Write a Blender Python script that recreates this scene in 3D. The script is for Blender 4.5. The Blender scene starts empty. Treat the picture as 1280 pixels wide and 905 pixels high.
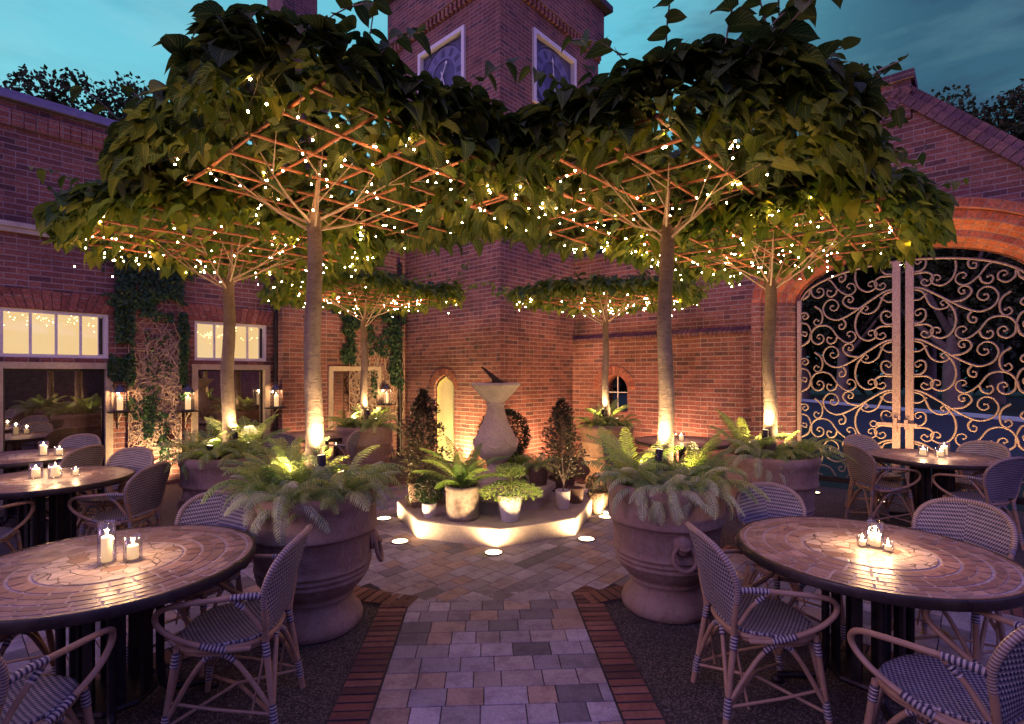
import bpy, math, random
from math import sin, cos, pi, radians, sqrt, atan2
from mathutils import Vector, Matrix, noise

R = random.Random(7)
scene = bpy.context.scene
COL = scene.collection
CAMH = 1.65
F = 650.0
HY = 468.0
CX = 640.0

# ------------------------------------------------------------------ helpers
def tag(o, label=None, cat=None, group=None, kind=None):
    if label: o['label'] = label
    if cat: o['category'] = cat
    if group: o['group'] = group
    if kind: o['kind'] = kind
    return o

def empty(name, loc=(0, 0, 0), rz=0.0, label=None, cat=None, group=None, kind=None):
    o = bpy.data.objects.new(name, None)
    o.empty_display_size = 0.1
    COL.objects.link(o)
    o.location = loc
    o.rotation_euler = (0, 0, rz)
    return tag(o, label, cat, group, kind)

def link_mesh(name, me, parent=None, loc=None, rz=None, scale=None):
    o = bpy.data.objects.new(name, me)
    COL.objects.link(o)
    if parent is not None: o.parent = parent
    if loc is not None: o.location = loc
    if rz is not None: o.rotation_euler = (0, 0, rz)
    if scale is not None: o.scale = (scale, scale, scale) if not hasattr(scale, '__len__') else scale
    return o

def children(o):
    return [c for c in ALLOBJ if c.parent is o]

def copy_tree(o, loc=None, rz=None, label=None, group=None, parent=None, kids=None):
    c = o.copy()
    COL.objects.link(c)
    if parent is not None: c.parent = parent
    if loc is not None: c.location = loc
    if rz is not None: c.rotation_euler = (0, 0, rz)
    if label: c['label'] = label
    if group: c['group'] = group
    for ch in list(o.children):
        copy_tree(ch, parent=c)
    return c

class MB:
    def __init__(s):
        s.v = []; s.f = []; s.uv = []; s.m = []; s.c = []; s.mats = []; s.cm = 0; s.cc = (1, 1, 1, 1); s.smooth = []; s.sm = False
    def mat(s, m):
        if m not in s.mats: s.mats.append(m)
        s.cm = s.mats.index(m); return s
    def face(s, pts, uv=None, col=None, smooth=None):
        i = len(s.v)
        s.v.extend([tuple(p) for p in pts])
        s.f.append(tuple(range(i, i + len(pts))))
        s.uv.append(uv if uv else [(0, 0)] * len(pts))
        s.m.append(s.cm); s.c.append(col or s.cc); s.smooth.append(s.sm if smooth is None else smooth)
    def grid(s, rows, uvs=None, closed_u=False, closed_v=False, smooth=True, col=None):
        # rows: list of lists of points (shared verts)
        base = len(s.v); nr = len(rows); nc = len(rows[0])
        for r in rows: s.v.extend([tuple(p) for p in r])
        for i in range(nr - (0 if closed_v else 1)):
            for j in range(nc - (0 if closed_u else 1)):
                i2 = (i + 1) % nr; j2 = (j + 1) % nc
                s.f.append((base + i * nc + j, base + i * nc + j2, base + i2 * nc + j2, base + i2 * nc + j))
                if uvs:
                    ju = j + 1
                    s.uv.append([uvs(i, j), uvs(i, ju), uvs(i + 1, ju), uvs(i + 1, j)])
                else:
                    s.uv.append([(0, 0)] * 4)
                s.m.append(s.cm); s.c.append(col or s.cc); s.smooth.append(smooth)
    def box(s, c, size, M=None, uvs=1.0):
        hx, hy, hz = size[0] / 2, size[1] / 2, size[2] / 2
        M = M or Matrix.Identity(3)
        c = Vector(c)
        def P(x, y, z): return c + M @ Vector((x, y, z))
        fs = [((-hx,-hy,-hz),(hx,-hy,-hz),(hx,-hy,hz),(-hx,-hy,hz),0,2), ((hx,hy,-hz),(-hx,hy,-hz),(-hx,hy,hz),(hx,hy,hz),0,2),
              ((hx,-hy,-hz),(hx,hy,-hz),(hx,hy,hz),(hx,-hy,hz),1,2), ((-hx,hy,-hz),(-hx,-hy,-hz),(-hx,-hy,hz),(-hx,hy,hz),1,2),
              ((-hx,-hy,hz),(hx,-hy,hz),(hx,hy,hz),(-hx,hy,hz),0,1), ((-hx,hy,-hz),(hx,hy,-hz),(hx,-hy,-hz),(-hx,-hy,-hz),0,1)]
        for a, b, d, e, ui, vi in fs:
            s.face([P(*a), P(*b), P(*d), P(*e)], [(q[ui] * uvs, q[vi] * uvs) for q in (a, b, d, e)])
    def tube(s, pts, r, n=8, closed=False, caps=True, ru=None, flat=None):
        pts = [Vector(p) for p in pts]
        N = len(pts)
        rr = r if hasattr(r, '__len__') else [r] * N
        tang = []
        for i in range(N):
            if closed: t = pts[(i + 1) % N] - pts[i - 1]
            else: t = pts[min(i + 1, N - 1)] - pts[max(i - 1, 0)]
            if t.length < 1e-9: t = Vector((0, 0, 1))
            tang.append(t.normalized())
        up = Vector((0, 0, 1)) if abs(tang[0].z) < 0.9 else Vector((1, 0, 0))
        nrm = (up - tang[0] * up.dot(tang[0])).normalized()
        rows = []; L = 0; Ls = []
        for i in range(N):
            if i:
                L += (pts[i] - pts[i - 1]).length
                nrm = nrm - tang[i] * nrm.dot(tang[i])
                if nrm.length < 1e-6: nrm = tang[i].orthogonal()
                nrm.normalize()
            Ls.append(L)
            b = tang[i].cross(nrm)
            if flat:
                rows.append([pts[i] + nrm * (cos(2*pi*k/n+pi/n) * rr[i] * flat[0]) + b * (sin(2*pi*k/n+pi/n) * rr[i] * flat[1]) for k in range(n)])
            else:
                rows.append([pts[i] + nrm * (cos(2*pi*k/n) * rr[i]) + b * (sin(2*pi*k/n) * rr[i]) for k in range(n)])
        Ls.append(L + (pts[0] - pts[-1]).length)
        s.grid(rows, uvs=lambda i, j: (j / n, Ls[i]), closed_u=True, closed_v=closed, smooth=not flat or n > 5)
        if caps and not closed:
            s.face(list(reversed(rows[0]))); s.face(rows[-1])
    def lathe(s, prof, n=32, c=(0, 0, 0), a0=0.0, smooth=True, wob=None):
        c = Vector(c)
        rows = []
        for k, (r, z) in enumerate(prof):
            rows.append([c + Vector((r * cos(a0 + 2*pi*j/n), r * sin(a0 + 2*pi*j/n), z)) * (1) for j in range(n)])
        rows.reverse()
        s.grid(rows, uvs=lambda i, j: (j / n * 2.5, i * .1), closed_u=True, smooth=smooth)
    def build(s, name, mats=None, parent=None, loc=None, rz=None, kind=None):
        me = s.mesh(name, mats)
        o = link_mesh(name, me, parent, loc, rz)
        if kind: o['kind'] = kind
        return o
    def mesh(s, name, mats=None):
        me = bpy.data.meshes.new(name)
        me.from_pydata(s.v, [], s.f)
        if mats is None: mats = s.mats
        if not hasattr(mats, '__len__'): mats = [mats]
        for m in mats: me.materials.append(m)
        if len(mats) > 1: me.polygons.foreach_set('material_index', s.m)
        ul = me.uv_layers.new(name='UVMap')
        flat = []
        for u in s.uv:
            for a in u: flat.extend(a)
        ul.data.foreach_set('uv', flat)
        if any(c is not s.c[0] for c in s.c):
            ca = me.color_attributes.new(name='Col', type='FLOAT_COLOR', domain='CORNER')
            fc = []
            for f, c in zip(s.f, s.c): fc.extend(tuple(c) * len(f))
            ca.data.foreach_set('color', fc)
        me.polygons.foreach_set('use_smooth', s.smooth)
        me.update()
        return me

def catmull(P, n=6, closed=False):
    P = [Vector(p) for p in P]
    out = []
    N = len(P)
    for i in range(N if closed else N - 1):
        p0 = P[i - 1] if (i > 0 or closed) else P[0] * 2 - P[1]
        p1 = P[i]; p2 = P[(i + 1) % N]
        p3 = P[(i + 2) % N] if (i + 2 < N or closed) else P[-1] * 2 - P[-2]
        for k in range(n):
            t = k / n
            out.append(0.5 * ((2 * p1) + (-p0 + p2) * t + (2*p0 - 5*p1 + 4*p2 - p3) * t*t + (-p0 + 3*p1 - 3*p2 + p3) * t**3))
    if not closed: out.append(P[-1].copy())
    return out

# ------------------------------------------------------------------ materials
class NT:
    def __init__(s, name):
        s.m = bpy.data.materials.new(name); s.m.use_nodes = True
        s.t = s.m.node_tree; s.t.nodes.clear()
        s.out = s.n('ShaderNodeOutputMaterial')
    def n(s, typ, **kw):
        nd = s.t.nodes.new(typ)
        for k, v in kw.items(): setattr(nd, k, v)
        return nd
    def l(s, a, b): s.t.links.new(a, b)
    def val(s, x, sock):
        if hasattr(x, 'is_linked'): s.l(x, sock)
        else: sock.default_value = x
    def math(s, op, a, b=None, c=None, clamp=False):
        nd = s.n('ShaderNodeMath', operation=op); nd.use_clamp = clamp
        s.val(a, nd.inputs[0])
        if b is not None: s.val(b, nd.inputs[1])
        if c is not None: s.val(c, nd.inputs[2])
        return nd.outputs[0]
    def mix(s, fac, a, b, blend='MIX'):
        nd = s.n('ShaderNodeMix', data_type='RGBA', blend_type=blend)
        s.val(fac, nd.inputs[0])
        for x, i in ((a, 6), (b, 7)):
            if isinstance(x, tuple): nd.inputs[i].default_value = (*x[:3], 1)
            else: s.l(x, nd.inputs[i])
        return nd.outputs[2]
    def noise(s, scale, detail=4, rough=.6, vec=None, w=False):
        nd = s.n('ShaderNodeTexNoise'); nd.inputs['Scale'].default_value = scale
        nd.inputs['Detail'].default_value = detail; nd.inputs['Roughness'].default_value = rough
        if vec is not None: s.l(vec, nd.inputs['Vector'])
        return nd.outputs['Fac']
    def ramp(s, fac, stops, interp='LINEAR'):
        nd = s.n('ShaderNodeValToRGB'); cr = nd.color_ramp; cr.interpolation = interp
        while len(cr.elements) < len(stops): cr.elements.new(.5)
        for e, (p, c) in zip(cr.elements, stops):
            e.position = p; e.color = (*c[:3], 1) if hasattr(c, '__len__') else (c, c, c, 1)
        s.l(fac, nd.inputs[0]); return nd.outputs[0]
    def coord(s, which='Object'):
        return s.n('ShaderNodeTexCoord').outputs[which]
    def attr(s, name='Col'):
        return s.n('ShaderNodeAttribute', attribute_name=name).outputs['Color']
    def bump(s, h, strength=.3, dist=.01, normal=None):
        nd = s.n('ShaderNodeBump'); nd.inputs['Strength'].default_value = strength; nd.inputs['Distance'].default_value = dist
        s.l(h, nd.inputs['Height'])
        if normal is not None: s.l(normal, nd.inputs['Normal'])
        return nd.outputs[0]
    def bsdf(s, col, rough=.7, metal=0., bump=None, spec=.4, emit=None, es=0., **kw):
        b = s.n('ShaderNodeBsdfPrincipled')
        for x, k in ((col, 'Base Color'),):
            if isinstance(x, tuple): b.inputs[k].default_value = (*x[:3], 1)
            else: s.l(x, b.inputs[k])
        s.val(rough, b.inputs['Roughness']); s.val(metal, b.inputs['Metallic'])
        b.inputs['Specular IOR Level'].default_value = spec
        if bump is not None: s.l(bump, b.inputs['Normal'])
        if emit is not None:
            b.inputs['Emission Color'].default_value = (*emit[:3], 1); b.inputs['Emission Strength'].default_value = es
        for k, v in kw.items(): s.val(v, b.inputs[k.replace('_', ' ')])
        return b.outputs[0]
    def done(s, sh):
        s.l(sh, s.out.inputs[0]); return s.m

def mat_brick(name, tones, mortar=(.38, .29, .27), bw=.225, bh=.075, offset=.5, mort=.013, rot=False, bumpd=.006):
    t = NT(name)
    uv = t.n('ShaderNodeUVMap').outputs[0]
    sp = t.n('ShaderNodeSeparateXYZ'); t.l(uv, sp.inputs[0])
    nz = t.noise(6, 2, .5, vec=uv)
    u, v = sp.outputs[0], sp.outputs[1]
    if rot: u, v = v, u
    # small wobble of the courses
    v = t.math('ADD', v, t.math('MULTIPLY', t.math('SUBTRACT', nz, .5), .007))
    u = t.math('ADD', u, t.math('MULTIPLY', t.math('SUBTRACT', t.noise(17, 2, .5, vec=uv), .5), .012))
    row = t.math('FLOOR', t.math('DIVIDE', v, bh))
    par = t.math('FLOORED_MODULO', row, 2)
    uu = t.math('ADD', t.math('DIVIDE', u, bw), t.math('MULTIPLY', par, offset))
    # every third row is mostly headers
    ci = t.math('FLOOR', uu)
    fu = t.math('FRACT', uu); fv = t.math('FRACT', t.math('DIVIDE', v, bh))
    cmb = t.n('ShaderNodeCombineXYZ'); t.l(ci, cmb.inputs[0]); t.l(row, cmb.inputs[1])
    wn = t.n('ShaderNodeTexWhiteNoise', noise_dimensions='2D'); t.l(cmb.outputs[0], wn.inputs[0])
    spc = t.n('ShaderNodeSeparateColor'); t.l(wn.outputs['Color'], spc.inputs[0])
    split = t.math('GREATER_THAN', spc.outputs[1], .80 if bw > .2 else 2.)
    half_i = t.math('MULTIPLY', t.math('GREATER_THAN', fu, .5), split)
    rnd = t.math('FRACT', t.math('ADD', wn.outputs['Value'], t.math('MULTIPLY', half_i, .37)))
    fsp = t.math('PINGPONG', fu, .5)
    fu = t.math('ADD', t.math('MULTIPLY', fu, t.math('SUBTRACT', 1., split)), t.math('MULTIPLY', t.math('MINIMUM', fsp, t.math('SUBTRACT', .5, fsp)), split))
    eu = t.math('MULTIPLY', t.math('MINIMUM', fu, t.math('SUBTRACT', 1, fu)), bw * 1.6)
    ev = t.math('MULTIPLY', t.math('MINIMUM', fv, t.math('SUBTRACT', 1, fv)), bh)
    e = t.math('MINIMUM', eu, ev)
    rag = t.noise(90, 3, .7, vec=uv)
    e = t.math('ADD', e, t.math('MULTIPLY', t.math('SUBTRACT', rag, .5), .014))
    mr = t.n('ShaderNodeMapRange'); mr.inputs[1].default_value = mort * .35; mr.inputs[2].default_value = mort * .75
    t.l(e, mr.inputs[0]); fac = mr.outputs[0]
    n = len(tones)
    bc = t.ramp(rnd, [(i / n, c) for i, c in enumerate(tones)], 'CONSTANT')
    big = t.noise(1.3, 5, .65, vec=uv); med = t.noise(34, 6, .78, vec=uv)
    bc = t.mix(1.0, bc, t.ramp(med, [(.34, .35), (.52, 1.), (.7, 1.5)]), 'MULTIPLY')
    mc = t.mix(.5, mortar, t.ramp(rag, [(.3, (.14, .10, .095)), (.8, (.44, .34, .32))]))
    c = t.mix(fac, mc, bc)
    c = t.mix(1.0, c, t.ramp(big, [(.3, .6), (.5, 1.0), (.72, 1.25)]), 'MULTIPLY')
    soot = t.noise(.55, 6, .7, vec=uv)
    c = t.mix(t.ramp(soot, [(.52, 0.), (.70, .55)]), c, (.06, .045, .045))
    h = t.math('ADD', fac, t.math('MULTIPLY', med, .45))
    h = t.math('ADD', h, t.math('MULTIPLY', rnd, .25))
    return t.done(t.bsdf(c, t.ramp(med, [(.2, .65), (.8, .95)]), bump=t.bump(h, .8, bumpd), spec=.3))

BR = [(.25, .098, .078), (.205, .078, .066), (.29, .115, .088), (.125, .058, .058), (.225, .086, .07), (.27, .11, .09), (.175, .072, .068), (.235, .09, .075), (.26, .10, .08), (.21, .08, .07), (.19, .075, .068)]
M = {}
M['brick'] = mat_brick('red_brick', BR)
M['brick_front'] = mat_brick('red_brick_smooth', BR, bw=.23, bh=.077)
M['soldier'] = mat_brick('brick_on_end', [(.30, .11, .08), (.25, .085, .065), (.34, .13, .09)], bw=.26, bh=.08, offset=0, rot=False, mortar=(.36, .30, .28))
M['coping_brick'] = mat_brick('coping_brick', [(.17, .09, .10), (.13, .07, .085), (.20, .10, .10)], bw=.5, bh=.078, offset=0, mortar=(.30, .25, .25))
M['arch_brick'] = mat_brick('arch_brick', [(.46, .13, .06), (.38, .105, .055), (.50, .16, .08)], bw=.112, bh=.10, offset=0, mortar=(.36, .20, .15))

def simple(name, c1, c2, scale=8, rough=.7, bump=.3, bd=.005, metal=0, spec=.4, detail=6, coord='Object', rr=None):
    t = NT(name); co = t.coord(coord)
    n = t.noise(scale, detail, .65, vec=co)
    n2 = t.noise(scale * 7, 4, .6, vec=co)
    c = t.ramp(n, [(.3, c1), (.7, c2)])
    c = t.mix(.6, c, t.ramp(n2, [(.3, .7), (.7, 1.15)]), 'MULTIPLY')
    h = t.math('ADD', n, t.math('MULTIPLY', n2, .5))
    return t.done(t.bsdf(c, rr and t.ramp(n, [(.3, rr[0]), (.7, rr[1])]) or rough, metal=metal, bump=t.bump(h, bump, bd), spec=spec))

M['stone'] = simple('carved_stone', (.44, .37, .31), (.64, .55, .46), 5, .8, .4, .006)
M['stone_frame'] = simple('stone_surround', (.36, .29, .22), (.50, .41, .31), 4, .8, .4, .006)
M['plinth'] = simple('plinth_stone', (.36, .30, .26), (.50, .42, .36), 6, .75, .4, .004)
M['concrete'] = simple('bronze_gnomon', (.05, .035, .03), (.10, .07, .055), 9, .6, .3, .003, metal=.4)
M['bar'] = simple('training_bar_wood', (.30, .10, .055), (.46, .18, .10), 14, .6, .5, .004)
M['dark_metal'] = simple('dark_metal', (.022, .02, .024), (.05, .042, .045), 20, .45, .2, .002, metal=.6, rr=(.3, .6))
M['band'] = simple('table_band_metal', (.035, .03, .032), (.09, .07, .06), 9, .4, .4, .002, metal=.5, rr=(.25, .6))
M['gate'] = simple('gate_iron', (.22, .165, .12), (.42, .33, .25), 30, .55, .5, .003, metal=.35)
M['gate_bar'] = simple('gate_bar_iron', (.20, .14, .12), (.55, .42, .34), 60, .5, .9, .004, metal=.35)
M['lantern'] = simple('lantern_metal', (.09, .09, .12), (.16, .16, .20), 20, .4, .1, .001, metal=.5)
M['white_paint'] = simple('white_paint', (.70, .68, .72), (.80, .78, .80), 12, .45, .1, .001)
M['white_pot'] = simple('white_glaze', (.66, .62, .60), (.76, .72, .70), 12, .4, .1, .001)
M['cream_paint'] = simple('cream_door_paint', (.62, .58, .34), (.70, .66, .40), 5, .5, .15, .002)
M['soil'] = simple('soil', (.02, .014, .01), (.05, .035, .025), 40, .95, 1., .02)
M['lead'] = simple('coping_lead', (.16, .15, .24), (.22, .20, .30), 3, .4, .1, .002, metal=.3)
M['roof'] = simple('roof_slate', (.05, .045, .055), (.09, .08, .09), 12, .7, .4, .01)
M['dial'] = simple('clock_dial', (.045, .05, .13), (.085, .085, .20), 10, .45, .3, .003)
M['dial_ring'] = simple('clock_ring', (.12, .125, .26), (.18, .18, .34), 14, .5, .3, .003)
M['wire'] = simple('dark_cable', (.015, .013, .012), (.03, .026, .022), 20, .6, .1, .001)
M['basket'] = simple('woven_basket', (.10, .06, .045), (.18, .11, .08), 60, .8, 1., .006)
M['pewter'] = simple('mottled_pot', (.13, .095, .08), (.46, .38, .32), 16, .6, .7, .006, metal=.15, rr=(.5, .8))
M['twig'] = simple('pale_twig', (.30, .21, .16), (.50, .38, .30), 20, .8, .3, .003)
M['kerb'] = simple('pale_kerb', (.60, .60, .66), (.70, .70, .76), 5, .8, .1, .002)
M['asphalt'] = simple('road_surface', (.032, .03, .038), (.05, .046, .056), 2, .7, .3, .004)
M['grass'] = simple('dark_lawn', (.012, .025, .012), (.03, .05, .02), 3, .95, .6, .03)
M['flagstone'] = simple('mortar_bed', (.04, .034, .034), (.08, .07, .068), 20, .9, .5, .004)

def mk():
    # terracotta: rubbed and stained
    t = NT('terracotta'); co = t.coord('Object')
    n = t.noise(3.0, 8, .7, vec=co); n2 = t.noise(22, 6, .7, vec=co)
    mp = t.n('ShaderNodeMapping'); mp.inputs['Scale'].default_value = (6, 6, 1.2); t.l(co, mp.inputs[0])
    n3 = t.noise(3, 6, .7, vec=mp.outputs[0])
    c = t.ramp(n, [(.3, (.21, .13, .095)), (.5, (.30, .195, .145)), (.7, (.37, .285, .23))])
    c = t.mix(t.ramp(n3, [(.5, 0.), (.72, .55)]), c, (.37, .31, .27))
    c = t.mix(t.ramp(n2, [(.52, 0.), (.72, .55)]), c, (.12, .075, .06))
    h = t.math('ADD', n2, t.math('MULTIPLY', n, .8))
    M['terracotta'] = t.done(t.bsdf(c, t.ramp(n, [(.3, .6), (.7, .85)]), bump=t.bump(h, .8, .011)))
    # gravel
    t = NT('bonded_gravel'); co = t.coord('Object')
    vo = t.n('ShaderNodeTexVoronoi'); vo.inputs['Scale'].default_value = 105; t.l(co, vo.inputs['Vector'])
    sp = t.n('ShaderNodeSeparateXYZ'); t.l(vo.outputs['Color'], sp.inputs[0])
    c = t.ramp(sp.outputs[0], [(0, (.045, .04, .042)), (.35, (.085, .072, .072)), (.6, (.14, .12, .115)), (.85, (.24, .21, .20)), (1, (.09, .06, .055))])
    big = t.noise(.9, 5, .6, vec=co)
    c = t.mix(1., c, t.ramp(big, [(.3, .75), (.7, 1.2)]), 'MULTIPLY')
    c = t.mix(t.ramp(vo.outputs['Distance'], [(.35, 0.), (.6, .8)]), c, (.02, .018, .018))
    h = t.math('SUBTRACT', 1., vo.outputs['Distance'])
    M['gravel'] = t.done(t.bsdf(c, .8, bump=t.bump(h, .9, .006)))
    # pavers: own colour per block, blotched
    t = NT('block_pavers'); co = t.coord('Object'); a = t.attr()
    n = t.noise(7, 7, .75, vec=co); n2 = t.noise(60, 5, .7, vec=co); n3 = t.noise(2.2, 4, .6, vec=co)
    c = t.mix(t.ramp(n, [(.48, 0.), (.60, .55)]), a, t.mix(1., a, (.50, .45, .50), 'MULTIPLY'))
    c = t.mix(1., c, t.ramp(n2, [(.3, .72), (.7, 1.2)]), 'MULTIPLY')
    c = t.mix(1., c, t.ramp(n3, [(.3, .85), (.7, 1.12)]), 'MULTIPLY')
    M['paver'] = t.done(t.bsdf(c, t.ramp(n2, [(.3, .45), (.7, .75)]), bump=t.bump(t.math('ADD', n2, t.math('MULTIPLY', n, .6)), .5, .003), spec=.45))
    # table tiles
    t = NT('mosaic_tile'); co = t.coord('Object'); a = t.attr()
    n = t.noise(9, 6, .7, vec=co); n2 = t.noise(70, 5, .7, vec=co)
    c = t.mix(1., a, t.ramp(n, [(.3, .7), (.7, 1.25)]), 'MULTIPLY')
    c = t.mix(1., c, t.ramp(n2, [(.3, .75), (.7, 1.2)]), 'MULTIPLY')
    M['tile'] = t.done(t.bsdf(c, t.ramp(n2, [(.3, .28), (.7, .5)]), bump=t.bump(t.math('ADD', n2, n), .35, .002), spec=.5))
    # crazy paved stone in the middle of a table
    t = NT('crazy_stone'); co = t.coord('Object')
    mpn = t.n('ShaderNodeTexNoise'); mpn.inputs['Scale'].default_value = 9; t.l(co, mpn.inputs['Vector'])
    vm = t.n('ShaderNodeVectorMath', operation='MULTIPLY_ADD'); t.l(mpn.outputs['Color'], vm.inputs[0]); vm.inputs[1].default_value = (.05, .05, 0); t.l(co, vm.inputs[2])
    ve = t.n('ShaderNodeTexVoronoi', feature='DISTANCE_TO_EDGE'); ve.inputs['Scale'].default_value = 15; t.l(vm.outputs[0], ve.inputs['Vector'])
    vc = t.n('ShaderNodeTexVoronoi'); vc.inputs['Scale'].default_value = 15; t.l(vm.outputs[0], vc.inputs['Vector'])
    sp = t.n('ShaderNodeSeparateXYZ'); t.l(vc.outputs['Color'], sp.inputs[0])
    c = t.ramp(sp.outputs[0], [(0, (.50, .40, .34)), (.4, (.58, .47, .40)), (.7, (.45, .35, .29)), (.88, (.30, .19, .14)), (1, (.55, .45, .38))], 'CONSTANT')
    n = t.noise(30, 6, .7, vec=co)
    c = t.mix(1., c, t.ramp(n, [(.3, .75), (.7, 1.15)]), 'MULTIPLY')
    g = t.ramp(ve.outputs['Distance'], [(.02, 0.), (.05, 1.)])
    c = t.mix(g, (.10, .065, .05), c)
    M['crazy'] = t.done(t.bsdf(c, .42, bump=t.bump(t.math('ADD', g, t.math('MULTIPLY', n, .4)), .5, .002)))
    M['grout'] = simple('pale_grout', (.48, .39, .355), (.60, .50, .46), 30, .7, .4, .002)
    # bark
    t = NT('smooth_bark'); co = t.coord('Object')
    mp = t.n('ShaderNodeMapping'); mp.inputs['Scale'].default_value = (1, 1, 2.2); t.l(co, mp.inputs[0])
    n = t.noise(26, 7, .75, vec=mp.outputs[0]); n2 = t.noise(5, 5, .6, vec=co)
    mp2 = t.n('ShaderNodeMapping'); mp2.inputs['Scale'].default_value = (.7, .7, 6); t.l(co, mp2.inputs[0])
    n3 = t.noise(9, 5, .7, vec=mp2.outputs[0])
    c = t.ramp(n2, [(.3, (.15, .11, .085)), (.7, (.27, .205, .16))])
    c = t.mix(t.ramp(n, [(.5, 0.), (.62, .6)]), c, (.09, .06, .045))
    h = t.math('ADD', n, t.math('MULTIPLY', n3, .9))
    M['bark'] = t.done(t.bsdf(c, .8, bump=t.bump(h, .9, .008)))
    # leaves
    def leaf(name, tones, vein=.35, trans=.3, rough=.42, vfreq=9):
        t = NT(name); uv = t.n('ShaderNodeUVMap').outputs[0]
        sp = t.n('ShaderNodeSeparateXYZ'); t.l(uv, sp.inputs[0])
        au = t.math('ABSOLUTE', t.math('SUBTRACT', sp.outputs[0], .5))
        w = t.math('FRACT', t.math('SUBTRACT', t.math('MULTIPLY', sp.outputs[1], vfreq), t.math('MULTIPLY', au, vfreq * 1.1)))
        w = t.math('ABSOLUTE', t.math('SUBTRACT', w, .5))
        vv = t.ramp(w, [(.03, 1.), (.16, 0.)])
        mid = t.ramp(au, [(.012, 1.), (.04, 0.)])
        ve = t.math('MAXIMUM', vv, mid)
        a = t.attr()
        ss = t.n('ShaderNodeSeparateXYZ'); t.l(a, ss.inputs[0])
        c = t.ramp(ss.outputs[0], [(i / (len(tones) - 1), x) for i, x in enumerate(tones)])
        c = t.mix(1., c, t.ramp(t.noise(20, 4, .6, vec=t.coord('Object')), [(.3, .8), (.7, 1.15)]), 'MULTIPLY')
        c = t.mix(t.math('MULTIPLY', ve, vein), c, (.30, .28, .09))
        nrm = t.bump(t.math('MULTIPLY', ve, -1.), .25, .003)
        b = t.bsdf(c, rough, bump=nrm, spec=.15 if rough > .5 else .35)
        tr = t.n('ShaderNodeBsdfTranslucent'); t.l(t.mix(1., c, (1.5, 1.6, .7), 'MULTIPLY'), tr.inputs[0])
        mx = t.n('ShaderNodeMixShader'); mx.inputs[0].default_value = trans
        t.l(b, mx.inputs[1]); t.l(tr.outputs[0], mx.inputs[2])
        return t.done(mx.outputs[0])
    M['leaf'] = leaf('broad_leaf', [(.014, .045, .028), (.03, .064, .022), (.062, .085, .02), (.125, .135, .03)], .45, .3, .6, 7)
    M['leaf_uplit'] = leaf('broad_leaf_uplit', [(.03, .08, .035), (.065, .12, .03), (.13, .165, .032), (.22, .24, .045)], .3, .35, .6, 7)  # lighter copy of the leaf: glow of the uplights put into its colour
    M['ivy'] = leaf('ivy_leaf', [(.010, .05, .03), (.02, .075, .035), (.05, .10, .03)], .15, .2)
    M['shrub_leaf'] = leaf('shrub_leaf', [(.03, .04, .025), (.07, .07, .04), (.24, .17, .12)], .15, .15, .3)
    M['box_leaf'] = leaf('box_leaf', [(.012, .035, .018), (.03, .06, .025)], .1, .15)
    M['fern'] = leaf('fern_leaf', [(.17, .31, .13), (.26, .40, .12), (.40, .48, .15), (.48, .54, .28)], .10, .3, .32, 3)
    M['fern_pale'] = leaf('fern_pale', [(.32, .44, .28), (.42, .54, .34), (.52, .60, .36), (.60, .64, .52)], .10, .3, .3, 3)
    M['fern_bright'] = leaf('fern_bright', [(.12, .27, .09), (.22, .38, .09), (.36, .46, .12)], .10, .3, .35, 3)
    M['far_leaf'] = leaf('far_leaf', [(.014, .022, .010), (.035, .045, .02), (.06, .06, .03)], .1, .15, .6)
    # rattan
    t = NT('rattan_cane'); co = t.coord('Object')
    n = t.noise(14, 5, .6, vec=co)
    c = t.ramp(n, [(.3, (.33, .20, .12)), (.7, (.46, .30, .19))])
    M['cane'] = t.done(t.bsdf(c, .42, bump=t.bump(n, .2, .002), spec=.45))
    # wrap: navy/white rings along the cane
    t = NT('cane_wrap'); uv = t.n('ShaderNodeUVMap').outputs[0]
    sp = t.n('ShaderNodeSeparateXYZ'); t.l(uv, sp.inputs[0])
    f = t.math('FRACT', t.math('DIVIDE', sp.outputs[1], .0155))
    k = t.ramp(f, [(.0, 0.), (.47, 0.), (.53, 1.), (.97, 1.)])
    c = t.mix(k, (.065, .06, .10), (.50, .44, .42))
    M['wrap'] = t.done(t.bsdf(c, .4, bump=t.bump(t.math('PINGPONG', sp.outputs[1], .0052), 1., .5)))
    # weave with a chevron down the middle
    t = NT('cane_binding'); uv = t.n('ShaderNodeUVMap').outputs[0]
    sp = t.n('ShaderNodeSeparateXYZ'); t.l(uv, sp.inputs[0])
    f = t.math('FRACT', t.math('DIVIDE', sp.outputs[1], .0125))
    k = t.ramp(f, [(.0, 0.), (.5, 0.), (.56, 1.), (.95, 1.)])
    c = t.mix(k, (.20, .13, .10), (.46, .38, .34))
    M['binding'] = t.done(t.bsdf(c, .45))
    def weave(name, chev, pt, pu, wide=.5):
        t = NT(name); uv = t.n('ShaderNodeUVMap').outputs[0]
        sp = t.n('ShaderNodeSeparateXYZ'); t.l(uv, sp.inputs[0])
        u, v = sp.outputs[0], sp.outputs[1]
        tt = t.math('SUBTRACT', v, t.math('MULTIPLY', t.math('ABSOLUTE', u), chev))
        rt = t.math('DIVIDE', tt, pt); ru = t.math('DIVIDE', u, pu)
        fr = t.math('FLOOR', rt); fu2 = t.math('FLOOR', ru)
        ck = t.math('FLOORED_MODULO', t.math('ADD', fr, fu2), 2)
        a = t.math('FRACT', rt); b = t.math('FRACT', ru)
        ha = t.math('SINE', t.math('MULTIPLY', a, pi)); hb = t.math('SINE', t.math('MULTIPLY', b, pi))
        c = t.mix(ck, (.055, .055, .10), (.42, .38, .38))
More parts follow.
